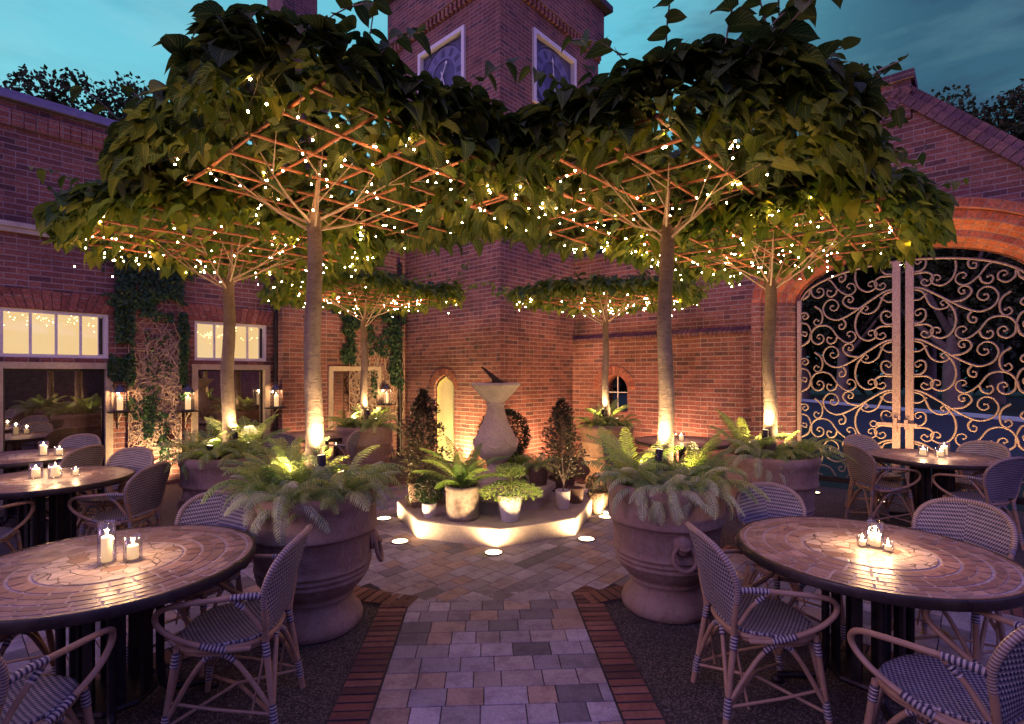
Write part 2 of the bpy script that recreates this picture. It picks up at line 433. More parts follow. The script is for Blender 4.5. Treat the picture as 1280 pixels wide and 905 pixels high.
        c = t.mix(1., c, t.ramp(t.noise(15, 3, .5, vec=t.coord('Object')), [(.3, .85), (.7, 1.1)]), 'MULTIPLY')
        h = t.math('MULTIPLY', ha, hb)
        return t.done(t.bsdf(c, .45, bump=t.bump(h, .9, .003)))
    M['weave'] = weave('woven_back', .8, .0115, .0125)
    M['weave_seat'] = weave('woven_seat', 0., .0105, .014)
    # glass things
    t = NT('thin_glass')
    g = t.n('ShaderNodeBsdfGlossy'); g.inputs['Roughness'].default_value = .03; g.inputs['Color'].default_value = (.9, .9, .95, 1)
    tr = t.n('ShaderNodeBsdfTransparent'); tr.inputs[0].default_value = (.94, .95, .95, 1)
    lw = t.n('ShaderNodeLayerWeight'); lw.inputs[0].default_value = .35
    mx = t.n('ShaderNodeMixShader'); t.l(t.math('MULTIPLY_ADD', lw.outputs['Facing'], .55, .04), mx.inputs[0])
    t.l(tr.outputs[0], mx.inputs[1]); t.l(g.outputs[0], mx.inputs[2])
    M['glass'] = t.done(mx.outputs[0])
    t = NT('dark_window_glass')
    n = t.noise(1.5, 3, .5, vec=t.coord('Object'))
    b = t.bsdf((.035, .022, .018), .02, spec=1., bump=t.bump(n, .03, .02), Coat_Weight=1.)
    g = t.n('ShaderNodeBsdfGlossy'); g.inputs['Roughness'].default_value = .015; g.inputs['Color'].default_value = (.8, .78, .8, 1)
    mx = t.n('ShaderNodeMixShader'); mx.inputs[0].default_value = .3; t.l(b, mx.inputs[1]); t.l(g.outputs[0], mx.inputs[2])
    M['window'] = t.done(mx.outputs[0])
    t = NT('lit_window_pane')
    uv = t.n('ShaderNodeUVMap').outputs[0]
    n = t.noise(1.6, 3, .5, vec=uv)
    e = t.n('ShaderNodeEmission'); t.l(t.ramp(n, [(.3, (1., .64, .27)), (.7, (1., .71, .36))]), e.inputs[0]); e.inputs[1].default_value = 1.05
    g = t.n('ShaderNodeBsdfGlossy'); g.inputs['Roughness'].default_value = .02
    mx = t.n('ShaderNodeMixShader'); mx.inputs[0].default_value = .16; t.l(e.outputs[0], mx.inputs[1]); t.l(g.outputs[0], mx.inputs[2])
    M['lit_pane'] = t.done(mx.outputs[0])
    def emis(name, c, s):
        t = NT(name); e = t.n('ShaderNodeEmission'); e.inputs[0].default_value = (*c, 1); e.inputs[1].default_value = s
        return t.done(e.outputs[0])
    M['bulb'] = emis('warm_bulb', (1., .48, .17), 330)
    M['flame'] = emis('candle_flame', (1., .62, .25), 22)
    M['floor_lamp'] = emis('floor_lamp_lens', (1., .72, .42), 7)
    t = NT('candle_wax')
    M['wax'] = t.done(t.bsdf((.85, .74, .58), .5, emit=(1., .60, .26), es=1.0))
mk()

# ------------------------------------------------------------------ layout frame
TH = radians(3.0)
U = Vector((cos(pi/4 + TH), sin(pi/4 + TH), 0))      # along the left wall, away from the viewer
V = Vector((cos(3*pi/4 + TH), sin(3*pi/4 + TH), 0))  # along the right wall, away from the viewer
AX = Vector((-sin(TH), cos(TH), 0))
AY = Vector((cos(TH), sin(TH), 0))
CEN = Vector((-.19, 6.02, 0))

class Plane:
    def __init__(s, P, d, n):
        s.P = Vector((P[0], P[1], 0)); s.d = d; s.n = n
    def p(s, a, z, off=0.0):
        q = s.P + s.d * a + s.n * off
        return Vector((q.x, q.y, z))
    def s(s, px, off=0.0):
        k = (px - CX) / F; q = s.P + s.n * off
        return (k * q.y - q.x) / (s.d.x - k * s.d.y)
    def z(s, px, py, off=0.0):
        q = s.p(s.s(px, off), 0, off)
        return CAMH - (py - HY) * q.y / F
    def rot(s): return atan2(s.d.y, s.d.x)
    def mat(s): return Matrix(((s.d.x, s.n.x, 0), (s.d.y, s.n.y, 0), (0, 0, 1)))

NL = Vector((U.y, -U.x, 0))       # left wall faces right and forward
NR = Vector((-U.x, -U.y, 0))      # right wall faces the viewer
WL = Plane((-5.5, 7.55), U, NL)
WR = Plane((4.45, 7.77), V, NR)
T0 = (-.205, 8.9)
TR_ = Plane(T0, U, NL)            # tower, right face
TL_ = Plane(T0, V, NR)            # tower, left face

def quad(mb, pl, s0, s1, z0, z1, off, flip=False):
    pts = [pl.p(s0, z0, off), pl.p(s1, z0, off), pl.p(s1, z1, off), pl.p(s0, z1, off)]
    mb.face(pts, [(s0, z0), (s1, z0), (s1, z1), (s0, z1)])

def wall(mb, pl, s0, s1, z0, z1, off, holes=(), depth=.12, th=.35, back=True):
    ss = sorted({s0, s1, *[h[0] for h in holes], *[h[1] for h in holes]})
    zz = sorted({z0, z1, *[h[2] for h in holes], *[h[3] for h in holes]})
    for a, b in zip(ss, ss[1:]):
        for c, d in zip(zz, zz[1:]):
            m = ((a + b) / 2, (c + d) / 2)
            if any(h[0] < m[0] < h[1] and h[2] < m[1] < h[3] for h in holes): continue
            quad(mb, pl, a, b, c, d, off)
    for (a, b, c, d) in holes:
        for (x, y, z, w) in ((a, a, c, d), (b, b, c, d)):
            mb.face([pl.p(x, z, off), pl.p(x, w, off), pl.p(x, w, off - depth), pl.p(x, z, off - depth)], [(off, z), (off, w), (off - depth, w), (off - depth, z)])
        for z in (c, d):
            mb.face([pl.p(a, z, off), pl.p(b, z, off), pl.p(b, z, off - depth), pl.p(a, z, off - depth)], [(a, off), (b, off), (b, off - depth), (a, off - depth)])
    if th:
        for x in (s0, s1):
            mb.face([pl.p(x, z0, off), pl.p(x, z1, off), pl.p(x, z1, off - th), pl.p(x, z0, off - th)], [(off, z0), (off, z1), (off - th, z1), (off - th, z0)])
        mb.face([pl.p(s0, z1, off), pl.p(s1, z1, off), pl.p(s1, z1, off - th), pl.p(s0, z1, off - th)], [(s0, off), (s1, off), (s1, off - th), (s0, off - th)])
        if back:
            mb.face([pl.p(s0, z0, off - th), pl.p(s1, z0, off - th), pl.p(s1, z1, off - th), pl.p(s0, z1, off - th)], [(s0, z0), (s1, z0), (s1, z1), (s0, z1)])

def pbox(mb, pl, s0, s1, z0, z1, o0, o1):
    """box on a plane between offsets, uv in metres"""
    P = pl.p
    mb.face([P(s0,z0,o1),P(s1,z0,o1),P(s1,z1,o1),P(s0,z1,o1)], [(s0,z0),(s1,z0),(s1,z1),(s0,z1)])
    mb.face([P(s0,z0,o0),P(s0,z0,o1),P(s0,z1,o1),P(s0,z1,o0)], [(o0,z0),(o1,z0),(o1,z1),(o0,z1)])
    mb.face([P(s1,z0,o1),P(s1,z0,o0),P(s1,z1,o0),P(s1,z1,o1)], [(o1,z0),(o0,z0),(o0,z1),(o1,z1)])
    mb.face([P(s0,z1,o1),P(s1,z1,o1),P(s1,z1,o0),P(s0,z1,o0)], [(s0,o1),(s1,o1),(s1,o0),(s0,o0)])
    mb.face([P(s0,z0,o0),P(s1,z0,o0),P(s1,z0,o1),P(s0,z0,o1)], [(s0,o0),(s1,o0),(s1,o1),(s0,o1)])
    mb.face([P(s1,z0,o0),P(s0,z0,o0),P(s0,z1,o0),P(s1,z1,o0)], [(s1,z0),(s0,z0),(s0,z1),(s1,z1)])

def frame_on(mb, pl, s0, s1, z0, z1, w, o0, o1, bottom=True):
    pbox(mb, pl, s0, s0 + w, z0, z1, o0, o1); pbox(mb, pl, s1 - w, s1, z0, z1, o0, o1)
    pbox(mb, pl, s0 + w, s1 - w, z1 - w, z1, o0, o1)
    if bottom: pbox(mb, pl, s0 + w, s1 - w, z0, z0 + w, o0, o1)

# ================================================================== SETTING
g = MB().mat(M['grass'])
g.face([(-120, -60, -.03), (120, -60, -.03), (120, 160, -.03), (-120, 160, -.03)])
g.build('ground', kind='structure')
g = MB().mat(M['gravel'])
a = WL.p(-9, 0, 0); b = WL.p(5.5, 0, 0); c = WR.p(5.5, 0, 0); d = WR.p(-16, 0, 0)
g.face([a, (a.x, -8, 0), (d.x, -8, 0), d, c, b])
g.build('gravel_courtyard', kind='structure')
g = MB().mat(M['asphalt'])
g.face([(9.5, -10, -.02), (18, -10, -.02), (18, 90, -.02), (9.5, 90, -.02)])
g.build('road', kind='structure')
g = MB().mat(M['kerb']); g.box((18.1, 40, .04), (.22, 100, .16)); g.build('kerb', kind='structure')

TONES = [(.37, .35, .41), (.33, .31, .37), (.29, .27, .33), (.41, .39, .46), (.36, .27, .24), (.38, .30, .27), (.35, .33, .40), (.34, .30, .32), (.15, .145, .18), (.39, .37, .44), (.30, .26, .27), (.19, .18, .22), (.31, .29, .34)]
def paver(mb, o, dx, dy, x0, x1, y0, y1, z, rnd, gap=.0022, ch=.003, tone=None):
    x0 += gap; x1 -= gap; y0 += gap; y1 -= gap
    t = tone or rnd.choice(TONES); k = rnd.uniform(.85, 1.15); col = (t[0]*k, t[1]*k, t[2]*k, 1)
    z += rnd.uniform(-.0008, .0008); tx = rnd.uniform(-.0012, .0012)
    def P(x, y, h): q = o + dx * x + dy * y; return (q.x, q.y, z + h + tx * (x - x0) / .2)
    A = [(x0, y0), (x1, y0), (x1, y1), (x0, y1)]
    B = [(x0 + ch, y0 + ch), (x1 - ch, y0 + ch), (x1 - ch, y1 - ch), (x0 + ch, y1 - ch)]
    mb.face([P(*q, 0) for q in B], col=col)
    for i in range(4):
        j = (i + 1) % 4
        mb.face([P(*A[i], -ch), P(*A[j], -ch), P(*B[j], 0), P(*B[i], 0)], col=col)

RD = 2.25
def path_strip(name, o, dl, dw, L0, L1, W, label=None):
    """pavers from L0 to L1 along dl, half width W, with brick borders"""
    rnd = random.Random(hash_name(name))
    bed = MB().mat(M['flagstone'])
    W2 = W + .21
    q = [o + dl * L0 - dw * W2, o + dl * L1 - dw * W2, o + dl * L1 + dw * W2, o + dl * L0 + dw * W2]
    bed.face([(p.x, p.y, .004) for p in q])
    bed.build(name + '_bed', kind='structure')
    mb = MB().mat(M['paver'])
    y = L0; row = 0
    while y < L1:
        h = .148
        x = -W - rnd.uniform(0, .06)
        while x < W - .01:
            w = rnd.choice([.15, .19, .19, .225])
            xa, xb = max(x, -W), min(x + w, W)
            if W - xb < .05: xb = W
            if xb - xa > .03: paver(mb, o, dw, dl, xa, xb, y, y + h, .013, rnd)
            x = xb if xb >= W - .001 else x + w
        y += h
    mb.build(name, kind='structure')
    br = MB().mat(M['paver'])
    for sgn in (-1, 1):
        y = L0
        while y < L1:
            t = rnd.choice([(.17, .065, .055), (.13, .05, .048), (.21, .085, .068), (.10, .042, .045), (.24, .11, .09)])
            x0 = W + .004 if sgn > 0 else -W - .205
            paver(br, o, dw, dl, x0, x0 + .2, y, y + .066, .011 + rnd.uniform(0, .002), rnd, gap=.0062, tone=t)
            y += .066
    br.build('brick_border', kind='structure')
def hash_name(s): return sum(ord(c) * (i + 1) for i, c in enumerate(s))

path_strip('main_path', Vector((-.01, 2.45 - 1.2, 0)) + AX * 0, AX, AY, 0, 2.78, .597)
DL = -V  # right branch direction (towards lower right)
path_strip('side_path', CEN.copy(), -V, U, 2.35, 7.0, .56)
path_strip('side_path', CEN.copy(), -U, -V, 2.35, 7.0, .56)
# paved disc
bed = MB().mat(M['flagstone'])
bed.face([(CEN.x + (RD + .2) * cos(2*pi*k/72), CEN.y + (RD + .2) * sin(2*pi*k/72), .0055) for k in range(72)])
bed.build('disc_bed', kind='structure')
mb = MB().mat(M['paver']); rnd = random.Random(5)
n = 18
y = -2.6; k = 0
while y < 2.6:
    x = -2.7 + rnd.uniform(0, .15)
    while x < 2.6:
        w = rnd.choice([.145, .21, .21, .25])
        if (x + w/2)**2 + (y + .07)**2 < (RD - .02)**2:
            paver(mb, CEN, U, V, x, x + w, y, y + .142, .0145, rnd)
        x += w
    y += .142
mb.build('paved_circle', kind='structure')
br = MB().mat(M['paver'])
nb = 200
for k in range(nb):
    a0 = 2*pi*k/nb; am = a0 + pi/nb
    dirv = Vector((cos(am), sin(am), 0)); tv = Vector((-sin(am), cos(am), 0))
    pm = CEN + dirv * (RD + .08)
    # gaps where the paths run in
    rel = pm - CEN
    skip = False
    for dl, dw, W in ((-AX, AY, .6), (-V, U, .56), (-U, -V, .56)):
        if rel.dot(dl) > 0 and abs(rel.dot(dw)) < W: skip = True
    if skip: continue
    t = rnd.choice([(.17, .065, .055), (.13, .05, .048), (.21, .085, .068), (.10, .042, .045), (.24, .11, .09)])
    paver(br, CEN, dirv, tv, RD - .02, RD + .19, -.036, .036, .0165, rnd, gap=.0062, tone=t)
br.build('brick_border', kind='structure')

# ------------------------------------------------------------------ left building
LB = empty('brick_building', WL.p(0, 0, 0), 0, 'long low brick wing with lit transom windows left of the clock tower', 'building')
def part(mb, name, parent, mats=None):
    o = mb.build(name, mats)
    # keep world placement under a parent that only has a location
    o.parent = parent
    o.matrix_parent_inverse = Matrix.LocRotScale(parent.location, parent.rotation_euler, parent.scale).inverted()
    return o
sP = WL.s(353)                      # where the bay steps forward
OB = .35
sB0 = WL.s(353, OB); sB1 = WL.s(505, OB) + .5
ZT = 5.12
w1 = (-1.40, -.30); w2 = (.77, 1.87)
holes = []
for (a, b) in (w1, w2): holes += [(a, b, 1.87, 2.49), (a - .045, b + .045, 0.0, 1.81)]
holes.append((-3.9, -2.6, 1.87, 2.49)); holes.append((-3.95, -2.55, 0, 1.81))
mb = MB().mat(M['brick'])
wall(mb, WL, -8, sB0 + .3, 0, 3.50, .08, holes, depth=.14, th=.4)
wall(mb, WL, -8, sB0 + .3, 3.50, ZT, 0, (), th=.35)
h3 = (WL.s(414, OB) - .06, WL.s(470, OB) + .1)
wall(mb, WL, sB0, sB1, 0, 4.9, OB, [(h3[0], h3[1], 0, 1.80)], depth=.14, th=.5)
part(mb, 'wall', LB)
# lintels of bricks on end (fan shaped), ledges, coping
mb = MB().mat(M['soldier'])
def fan_lintel(mb, pl, a, b, z0, z1, off, n=15, sp=.14, bulge=.0):
    for i in range(n):
        t0 = i / n; t1 = (i + 1) / n - .008
        lo0, lo1 = a + (b - a) * t0, a + (b - a) * t1
        hi0, hi1 = a - sp + (b - a + 2*sp) * t0, a - sp + (b - a + 2*sp) * t1
        A = [pl.p(lo0, z0, off), pl.p(lo1, z0, off), pl.p(hi1, z1, off), pl.p(hi0, z1, off)]
        Bk = [pl.p(lo0, z0, off - .05), pl.p(lo1, z0, off - .05), pl.p(hi1, z1, off - .05), pl.p(hi0, z1, off - .05)]
        r0 = R.random() * 9
        mb.face(A, [(r0, i * .08 + .012), (r0, i * .08 + .068), (r0 + .2, i * .08 + .068), (r0 + .2, i * .08 + .012)])
        for p, q in ((0, 1), (1, 2), (2, 3), (3, 0)):
            mb.face([A[p], A[q], Bk[q], Bk[p]], [(r0, i*.08+.02)] * 4)
for (a, b) in (w1, w2, (-3.9, -2.6)): fan_lintel(mb, WL, a - .06, b + .06, 2.50, 2.74, .092)
# band of bricks on end below the coping
for i in range(96):
    a = -7.6 + i * .115
    pbox(mb, WL, a, a + .108, 4.80, 5.0, -.01, .045)
part(mb, 'lintel', LB)
mb = MB().mat(M['stone']); pbox(mb, WL, -8, sB0 + .2, 3.502, 3.56, -.05, .16); pbox(mb, WL, -8, sB0 + .2, 3.44, 3.499, .05, .13)
part(mb, 'ledge', LB)
mb = MB().mat(M['lead']); pbox(mb, WL, -8, sB0 + .2, ZT, ZT + .06, -.38, .09); pbox(mb, WL, -8, sB0 + .2, ZT + .062, ZT + .12, -.34, .06)
pbox(mb, WL, sB0 - .04, sB1, 4.9, 5.0, -.2, OB + .06)
part(mb, 'coping', LB)
mb = MB().mat(M['roof']); mb.face([WL.p(-8, 4.9, -.36), WL.p(6, 4.9, -.36), WL.p(6, 4.9, -7), WL.p(-8, 4.9, -7)])
for q in ((-8, -7.99), (5.99, 6)): pbox(mb, WL, q[0], q[1], 0, 4.9, -7, -.4)
pbox(mb, WL, -8, 6, 0, 4.88, -7.2, -7.0)
part(mb, 'roof', LB)
for wi, (a, b) in enumerate((w1, w2, (-3.9, -2.6))):
    f = MB().mat(M['white_paint'])
    frame_on(f, WL, a, b, 1.87, 2.49, .045, -.03, .055)
    for k in range(1, 4):
        x = a + .045 + (b - a - .09) * k / 4
        pbox(f, WL, x - .014, x + .014, 1.915, 2.445, -.02, .035)
    pbox(f, WL, b - .11, b - .047, 1.918, 2.442, -.02, .03)
    fo = part(f, 'window', LB)
    p = MB().mat(M['lit_pane']); quad(p, WL, a + .04, b - .11, 1.91, 2.45, 0.0)
    part(p, 'pane', fo)
    if wi < 2 or True:
        s = MB().mat(M['wire']); quad(s, WL, b - .10, b - .06, 1.93, 2.43, .034); part(s, 'gap', fo)
    s = MB().mat(M['stone_frame'])
    frame_on(s, WL, a - .045, b + .045, 0, 1.81, .085, -.05, .115, bottom=False)
    so = part(s, 'window_surround', LB)
    p = MB().mat(M['window']); quad(p, WL, a + .04, b - .04, 0, 1.725, -.01); part(p, 'pane', so)
    p = MB().mat(M['dark_metal']); frame_on(p, WL, a + .041, b - .041, .02, 1.723, .022, -.012, .01)
    part(p, 'glazing_bar', so)
s = MB().mat(M['stone_frame']); frame_on(s, WL, h3[0], h3[1], 0, 1.80, .085, OB - .12, OB + .035, bottom=False)
so = part(s, 'window_surround', LB)
p = MB().mat(M['window']); quad(p, WL, h3[0] + .085, h3[1] - .085, 0, 1.715, OB - .08); part(p, 'pane', so)
# drainpipes
def downpipe(px, off, z1, pl=WL):
    a = pl.s(px, off)
    q = MB().mat(M['dark_metal']); P = lambda z: pl.p(a, z, off)
    q.tube([P(.0), P(z1)], .042, 12)
    for z in (.9, 1.9, 2.9): q.tube([P(z), P(z + .06)], .052, 12)
    part(q, 'drainpipe', LB)
downpipe(345.5, .14, 3.4)
downpipe(500, OB + .06, 3.9)

# chimney behind the wing
CH = empty('chimney', (-6.0, 14.2, 0), TH + pi/4, 'tall brick chimney stack rising behind the leaves at the top left', 'chimney')
q = MB().mat(M['brick']); 
def cbox(q, c, s):
    x, y, z = c; hx, hy, hz = s[0]/2, s[1]/2, s[2]/2
    pts = [(-hx,-hy),(hx,-hy),(hx,hy),(-hx,hy)]
    for i in range(4):
        (xa, ya), (xb, yb) = pts[i], pts[(i+1)%4]; L = s[0] if i % 2 == 0 else s[1]
        q.face([(x+xa,y+ya,z-hz),(x+xb,y+yb,z-hz),(x+xb,y+yb,z+hz),(x+xa,y+ya,z+hz)], [(i*3,z-hz),(i*3+L,z-hz),(i*3+L,z+hz),(i*3,z+hz)])
    q.face([(x-hx,y-hy,z+hz),(x+hx,y-hy,z+hz),(x+hx,y+hy,z+hz),(x-hx,y+hy,z+hz)], [(0,0),(s[0],0),(s[0],s[1]),(0,s[1])])
    q.face([(x-hx,y-hy,z-hz),(x+hx,y-hy,z-hz),(x+hx,y+hy,z-hz),(x-hx,y+hy,z-hz)], [(0,0),(s[0],0),(s[0],s[1]),(0,s[1])])
cbox(q, (0, 0, 5.0), (1.35, 1.35, 10)); cbox(q, (0, 0, 11.5), (.95, .95, 3))
q.build('shaft', parent=CH)
q = MB().mat(M['stone']); q.box((0, 0, 10.06), (1.5, 1.5, .12)); q.build('collar', parent=CH)

# ------------------------------------------------------------------ clock tower
TS = 3.08; ZTW = 9.45
TW = empty('clock_tower', (T0[0], T0[1], 0), TH + pi/4, 'square brick clock tower at the back corner of the courtyard', 'tower')
q = MB().mat(M['brick'])
ZD = 8.52
# tower local frame: x along the right face, y along the left face
TWs = {0: lambda a, z, o: (a, -o, z), 1: lambda a, z, o: (-o, a, z), 2: lambda a, z, o: (a, TS + o, z), 3: lambda a, z, o: (TS + o, a, z)}
CKc = 1.53; CKz = 7.33; CKh = .655
dr = (1.17, 1.75, 0, 1.66)
def tquad(q, k, a0, a1, z0, z1, o, uvo=0):
    q.face([TWs[k](a0, z0, o), TWs[k](a1, z0, o), TWs[k](a1, z1, o), TWs[k](a0, z1, o)], [(a0+uvo, z0), (a1+uvo, z0), (a1+uvo, z1), (a0+uvo, z1)])
def thole(q, k, hs, z0, z1, o, depth):
    ss = sorted({0, TS, *[h[0] for h in hs], *[h[1] for h in hs]}); zz = sorted({z0, z1, *[h[2] for h in hs], *[h[3] for h in hs]})
    for a, b in zip(ss, ss[1:]):
        for c, d in zip(zz, zz[1:]):
            if any(h[0] < (a+b)/2 < h[1] and h[2] < (c+d)/2 < h[3] for h in hs): continue
            tquad(q, k, a, b, c, d, o, k * 7)
    f = TWs[k]
    for (a, b, c, d) in hs:
        for x in (a, b): q.face([f(x,c,o), f(x,d,o), f(x,d,o-depth), f(x,c,o-depth)], [(0,c),(0,d),(depth,d),(depth,c)])
        for z in (c, d): q.face([f(a,z,o), f(b,z,o), f(b,z,o-depth), f(a,z,o-depth)], [(a,0),(b,0),(b,depth),(a,depth)])
ck = (CKc - CKh, CKc + CKh, CKz - CKh, CKz + CKh)
thole(q, 0, [ck], 0, ZD, 0, .1)
# left face with a pointed door head
thole(q, 1, [ck, (1.17, 1.75, 0, 1.66)], 0, ZD, 0, .14)
thole(q, 2, [], 0, ZD, 0, .1); thole(q, 3, [], 0, ZD, 0, .1)
for k in range(4):
    f = TWs[k]; o = .09
    q.face([f(-o, ZD, o), f(TS + o, ZD, o), f(TS + o, ZTW, o), f(-o, ZTW, o)], [(k*7-o, ZD), (k*7+TS+o, ZD), (k*7+TS+o, ZTW), (k*7-o, ZTW)])
q.face([(-.09, -.09, ZD), (TS+.09, -.09, ZD), (TS+.09, TS+.09, ZD), (-.09, TS+.09, ZD)], [(0,0),(3,0),(3,3),(0,3)])
q.build('wall', parent=TW)
q = MB().mat(M['soldier'])
for k in range(4):
    f = TWs[k]; n = 27
    for i in range(n):
        a = i * (TS + .06) / n
        pts = [f(a + x, z, o) for x in (0, .06) for z in (ZD - .15, ZD - .003) for o in (.002, .075)]
        # box from 8 points
        A = lambda x, z, o: pts[x*4 + z*2 + o]
        for fc in (((0,0,1),(1,0,1),(1,1,1),(0,1,1)), ((0,0,0),(0,0,1),(0,1,1),(0,1,0)), ((1,0,1),(1,0,0),(1,1,0),(1,1,1)), ((0,0,0),(1,0,0),(1,0,1),(0,0,1))):
            q.face([A(*t) for t in fc], [(a, 0), (a + .06, 0), (a + .06, .1), (a, .1)])
q.build('corbel_table', parent=TW)
q = MB().mat(M['roof']); q.box((TS/2, TS/2, ZTW + .06), (TS + .46, TS + .46, .12)); q.box((TS/2, TS/2, ZTW + .17), (TS + .3, TS + .3, .1))
q.build('coping', parent=TW)
def cf(k, x, z, o):  # clock face coordinates
    return Vector(TWs[k](CKc + x, CKz + z, o))
for k in (0, 1):
    q = MB().mat(M['dial']); h = CKh
    q.face([cf(k, -h, -h, -.05), cf(k, h, -h, -.05), cf(k, h, h, -.05), cf(k, -h, h, -.05)])
    def ring(q, r0, r1, o0, o1, n=64):
        rows = [[cf(k, r*cos(2*pi*j/n), r*sin(2*pi*j/n), o) for j in range(n)] for r, o in ((r0, o0), (r0, o1), (r1, o1), (r1, o0))]
        q.grid(rows, closed_u=True, smooth=False)
    dialo = q.build('clock_face', parent=TW)
    q = MB().mat(M['dial_ring'])
    ring(q, .33, .565, -.05, -.035); ring(q, .60, .612, -.05, -.03)
    q.build('dial_ring', parent=dialo); q = MB().mat(M['dial'])
    for j in range(12):
        a = 2*pi*j/12
        for dd in ((-.03, 0, .03) if j % 3 else (-.04, -.013, .013, .04)):
            aa = a
            c0 = (.38*cos(aa) - dd*sin(aa), .38*sin(aa) + dd*cos(aa)); c1 = (.53*cos(aa) - dd*1.1*sin(aa), .52*sin(aa) + dd*1.1*cos(aa))
            w = .0085
            nx, ny = -sin(aa)*w, cos(aa)*w
            q.face([cf(k, c0[0]-nx, c0[1]-ny, -.03), cf(k, c1[0]-nx, c1[1]-ny, -.03), cf(k, c1[0]+nx, c1[1]+ny, -.03), cf(k, c0[0]+nx, c0[1]+ny, -.03)])
    q.build('numerals', parent=dialo)
    q = MB().mat(M['white_paint'])
    def hand(q, ang, L, w, o, tail=.12):
        d = Vector((cos(ang), sin(ang))); nn = Vector((-d.y, d.x))
        pts = [d*-tail - nn*w, d*-tail + nn*w, d*(L*.8) + nn*w*.6, d*(L*.8) + nn*w*3, d*L, d*(L*.8) - nn*w*3, d*(L*.8) - nn*w*.6]
        q.face([cf(k, p.x, p.y, o) for p in pts]); q.face([cf(k, p.x, p.y, o - .01) for p in reversed(pts)])
        for i in range(7):
            a_, b_ = pts[i], pts[(i+1) % 7]
            q.face([cf(k, a_.x, a_.y, o), cf(k, b_.x, b_.y, o), cf(k, b_.x, b_.y, o-.01), cf(k, a_.x, a_.y, o-.01)])
    if k == 0: hand(q, radians(98), .42, .011, .0); hand(q, radians(282), .30, .013, -.012)
    else: hand(q, radians(98 + 20), .30, .013, .0); hand(q, radians(252), .42, .011, -.012)
    q.build('hand', parent=dialo)
    q = MB().mat(M['white_paint'])
    w = .075; hh = h + .02
    def fb(x0, x1, z0, z1):
        P = lambda x, z, o: cf(k, x, z, o)
        A = [P(x0,z0,.05), P(x1,z0,.05), P(x1,z1,.05), P(x0,z1,.05)]; Bk = [P(x0,z0,-.06), P(x1,z0,-.06), P(x1,z1,-.06), P(x0,z1,-.06)]
        q.face(A)
        for i in range(4): q.face([A[i], A[(i+1)%4], Bk[(i+1)%4], Bk[i]])
    fb(-hh, -hh + w, -hh, hh); fb(hh - w, hh, -hh, hh); fb(-hh + w, hh - w, hh - w, hh); fb(-hh + w, hh - w, -hh, -hh + w)
    q.build('clock_frame', parent=TW)
# pointed door in the left face
q = MB().mat(M['cream_paint']); f = TWs[1]
dm = 1.46; dw_ = .29
prof = [(-dw_, 0), (-dw_, 1.44), (-dw_*.72, 1.545), (-.1, 1.60), (0, 1.645), (.1, 1.60), (dw_*.72, 1.545), (dw_, 1.44), (dw_, 0)]
q.face([f(dm + x * .999, z, -.09) for x, z in prof])
for x in (-.145, 0, .145):
    q.face([f(dm + x - .005, 0, -.087), f(dm + x + .005, 0, -.087), f(dm + x + .005, 1.5, -.087), f(dm + x - .005, 1.5, -.087)])
for a_, b_ in zip(prof, prof[1:]):
    q.face([f(dm + a_[0], a_[1], -.09), f(dm + b_[0], b_[1], -.09), f(dm + b_[0]*.86, b_[1] - (.04 if b_[1] > 0 else 0), -.04), f(dm + a_[0]*.86, a_[1] - (.04 if a_[1] > 0 else 0), -.04)])
do = q.build('door', parent=TW)
q = MB().mat(M['dark_metal']); c_ = Vector(f(dm + .2, .95, -.07)); q.tube([c_ + Vector((-.03, 0, 0)), c_], .018, 8); q.build('handle', parent=do)
# brickwork that closes the square hole down to the pointed head
q = MB().mat(M['soldier'])
for sgn in (-1, 1):
    pr = [(sgn*dw_*1.0, 1.44), (sgn*dw_*.72, 1.545), (sgn*.1, 1.60), (0, 1.645)]
    for (a_, za), (b_, zb) in zip(pr, pr[1:]):
        q.face([f(dm + a_, za, .003), f(dm + b_, zb, .003), f(dm + b_, 1.665, .003), f(dm + a_, 1.665, .003)], [(a_, za), (b_, zb), (b_, 1.66), (a_, 1.66)])
        q.face([f(dm + a_, za, .003), f(dm + b_, zb, .003), f(dm + b_, zb, -.1), f(dm + a_, za, -.1)], [(a_, za), (b_, zb), (b_, zb + .1), (a_, za + .1)])
for i in range(13):
    t = pi * i / 12.0
    a0, a1 = t - .11, t + .11
    def ap(a, r): return (dm + (dw_ + r) * cos(a), 1.42 + (.23 + r) * (sin(a)))
    if 0 <= a0 + .12 and a1 - .12 <= pi:
        p = [ap(a0, .01), ap(a1, .01), ap(a1, .11), ap(a0, .11)]
        q.face([f(x, z, .012) for x, z in p], [(i, .02), (i, .07), (i + .15, .07), (i + .15, .02)])
q.build('door_arch', parent=TW)

# ------------------------------------------------------------------ gate wall
GW = empty('garden_wall', WR.p(0, 0, 0), 0, 'brick boundary wall with a stepped arch and a steep gable over the gates', 'wall')
GC = -1.10; GA = 1.32; GB = .62; GZ = 2.76
sL0 = WR.s(875); sEnd = WR.s(728) + .25
lo = GC + GA + .525     # outer edge of the arch orders
ax0, ax1 = WR.s(789), WR.s(756)
q = MB().mat(M['brick'])
zL = 2.30
wall(q, WR, lo, sL0, 0, zL, .20, (), th=.5)
wall(q, WR, sL0, sEnd, 0, zL, .14, [(min(ax0, ax1), max(ax0, ax1), .95, 1.66)], depth=.3, th=.44, back=False)
for a_, b_ in ((sL0, min(ax0, ax1)), (max(ax0, ax1), sEnd)): quad(q, WR, a_, b_, 0, zL, -.3)
quad(q, WR, min(ax0, ax1), max(ax0, ax1), 0, .95, -.3); quad(q, WR, min(ax0, ax1), max(ax0, ax1), 1.66, zL, -.3)
wall(q, WR, lo, sEnd, zL, 3.9, .08, (), th=.35)
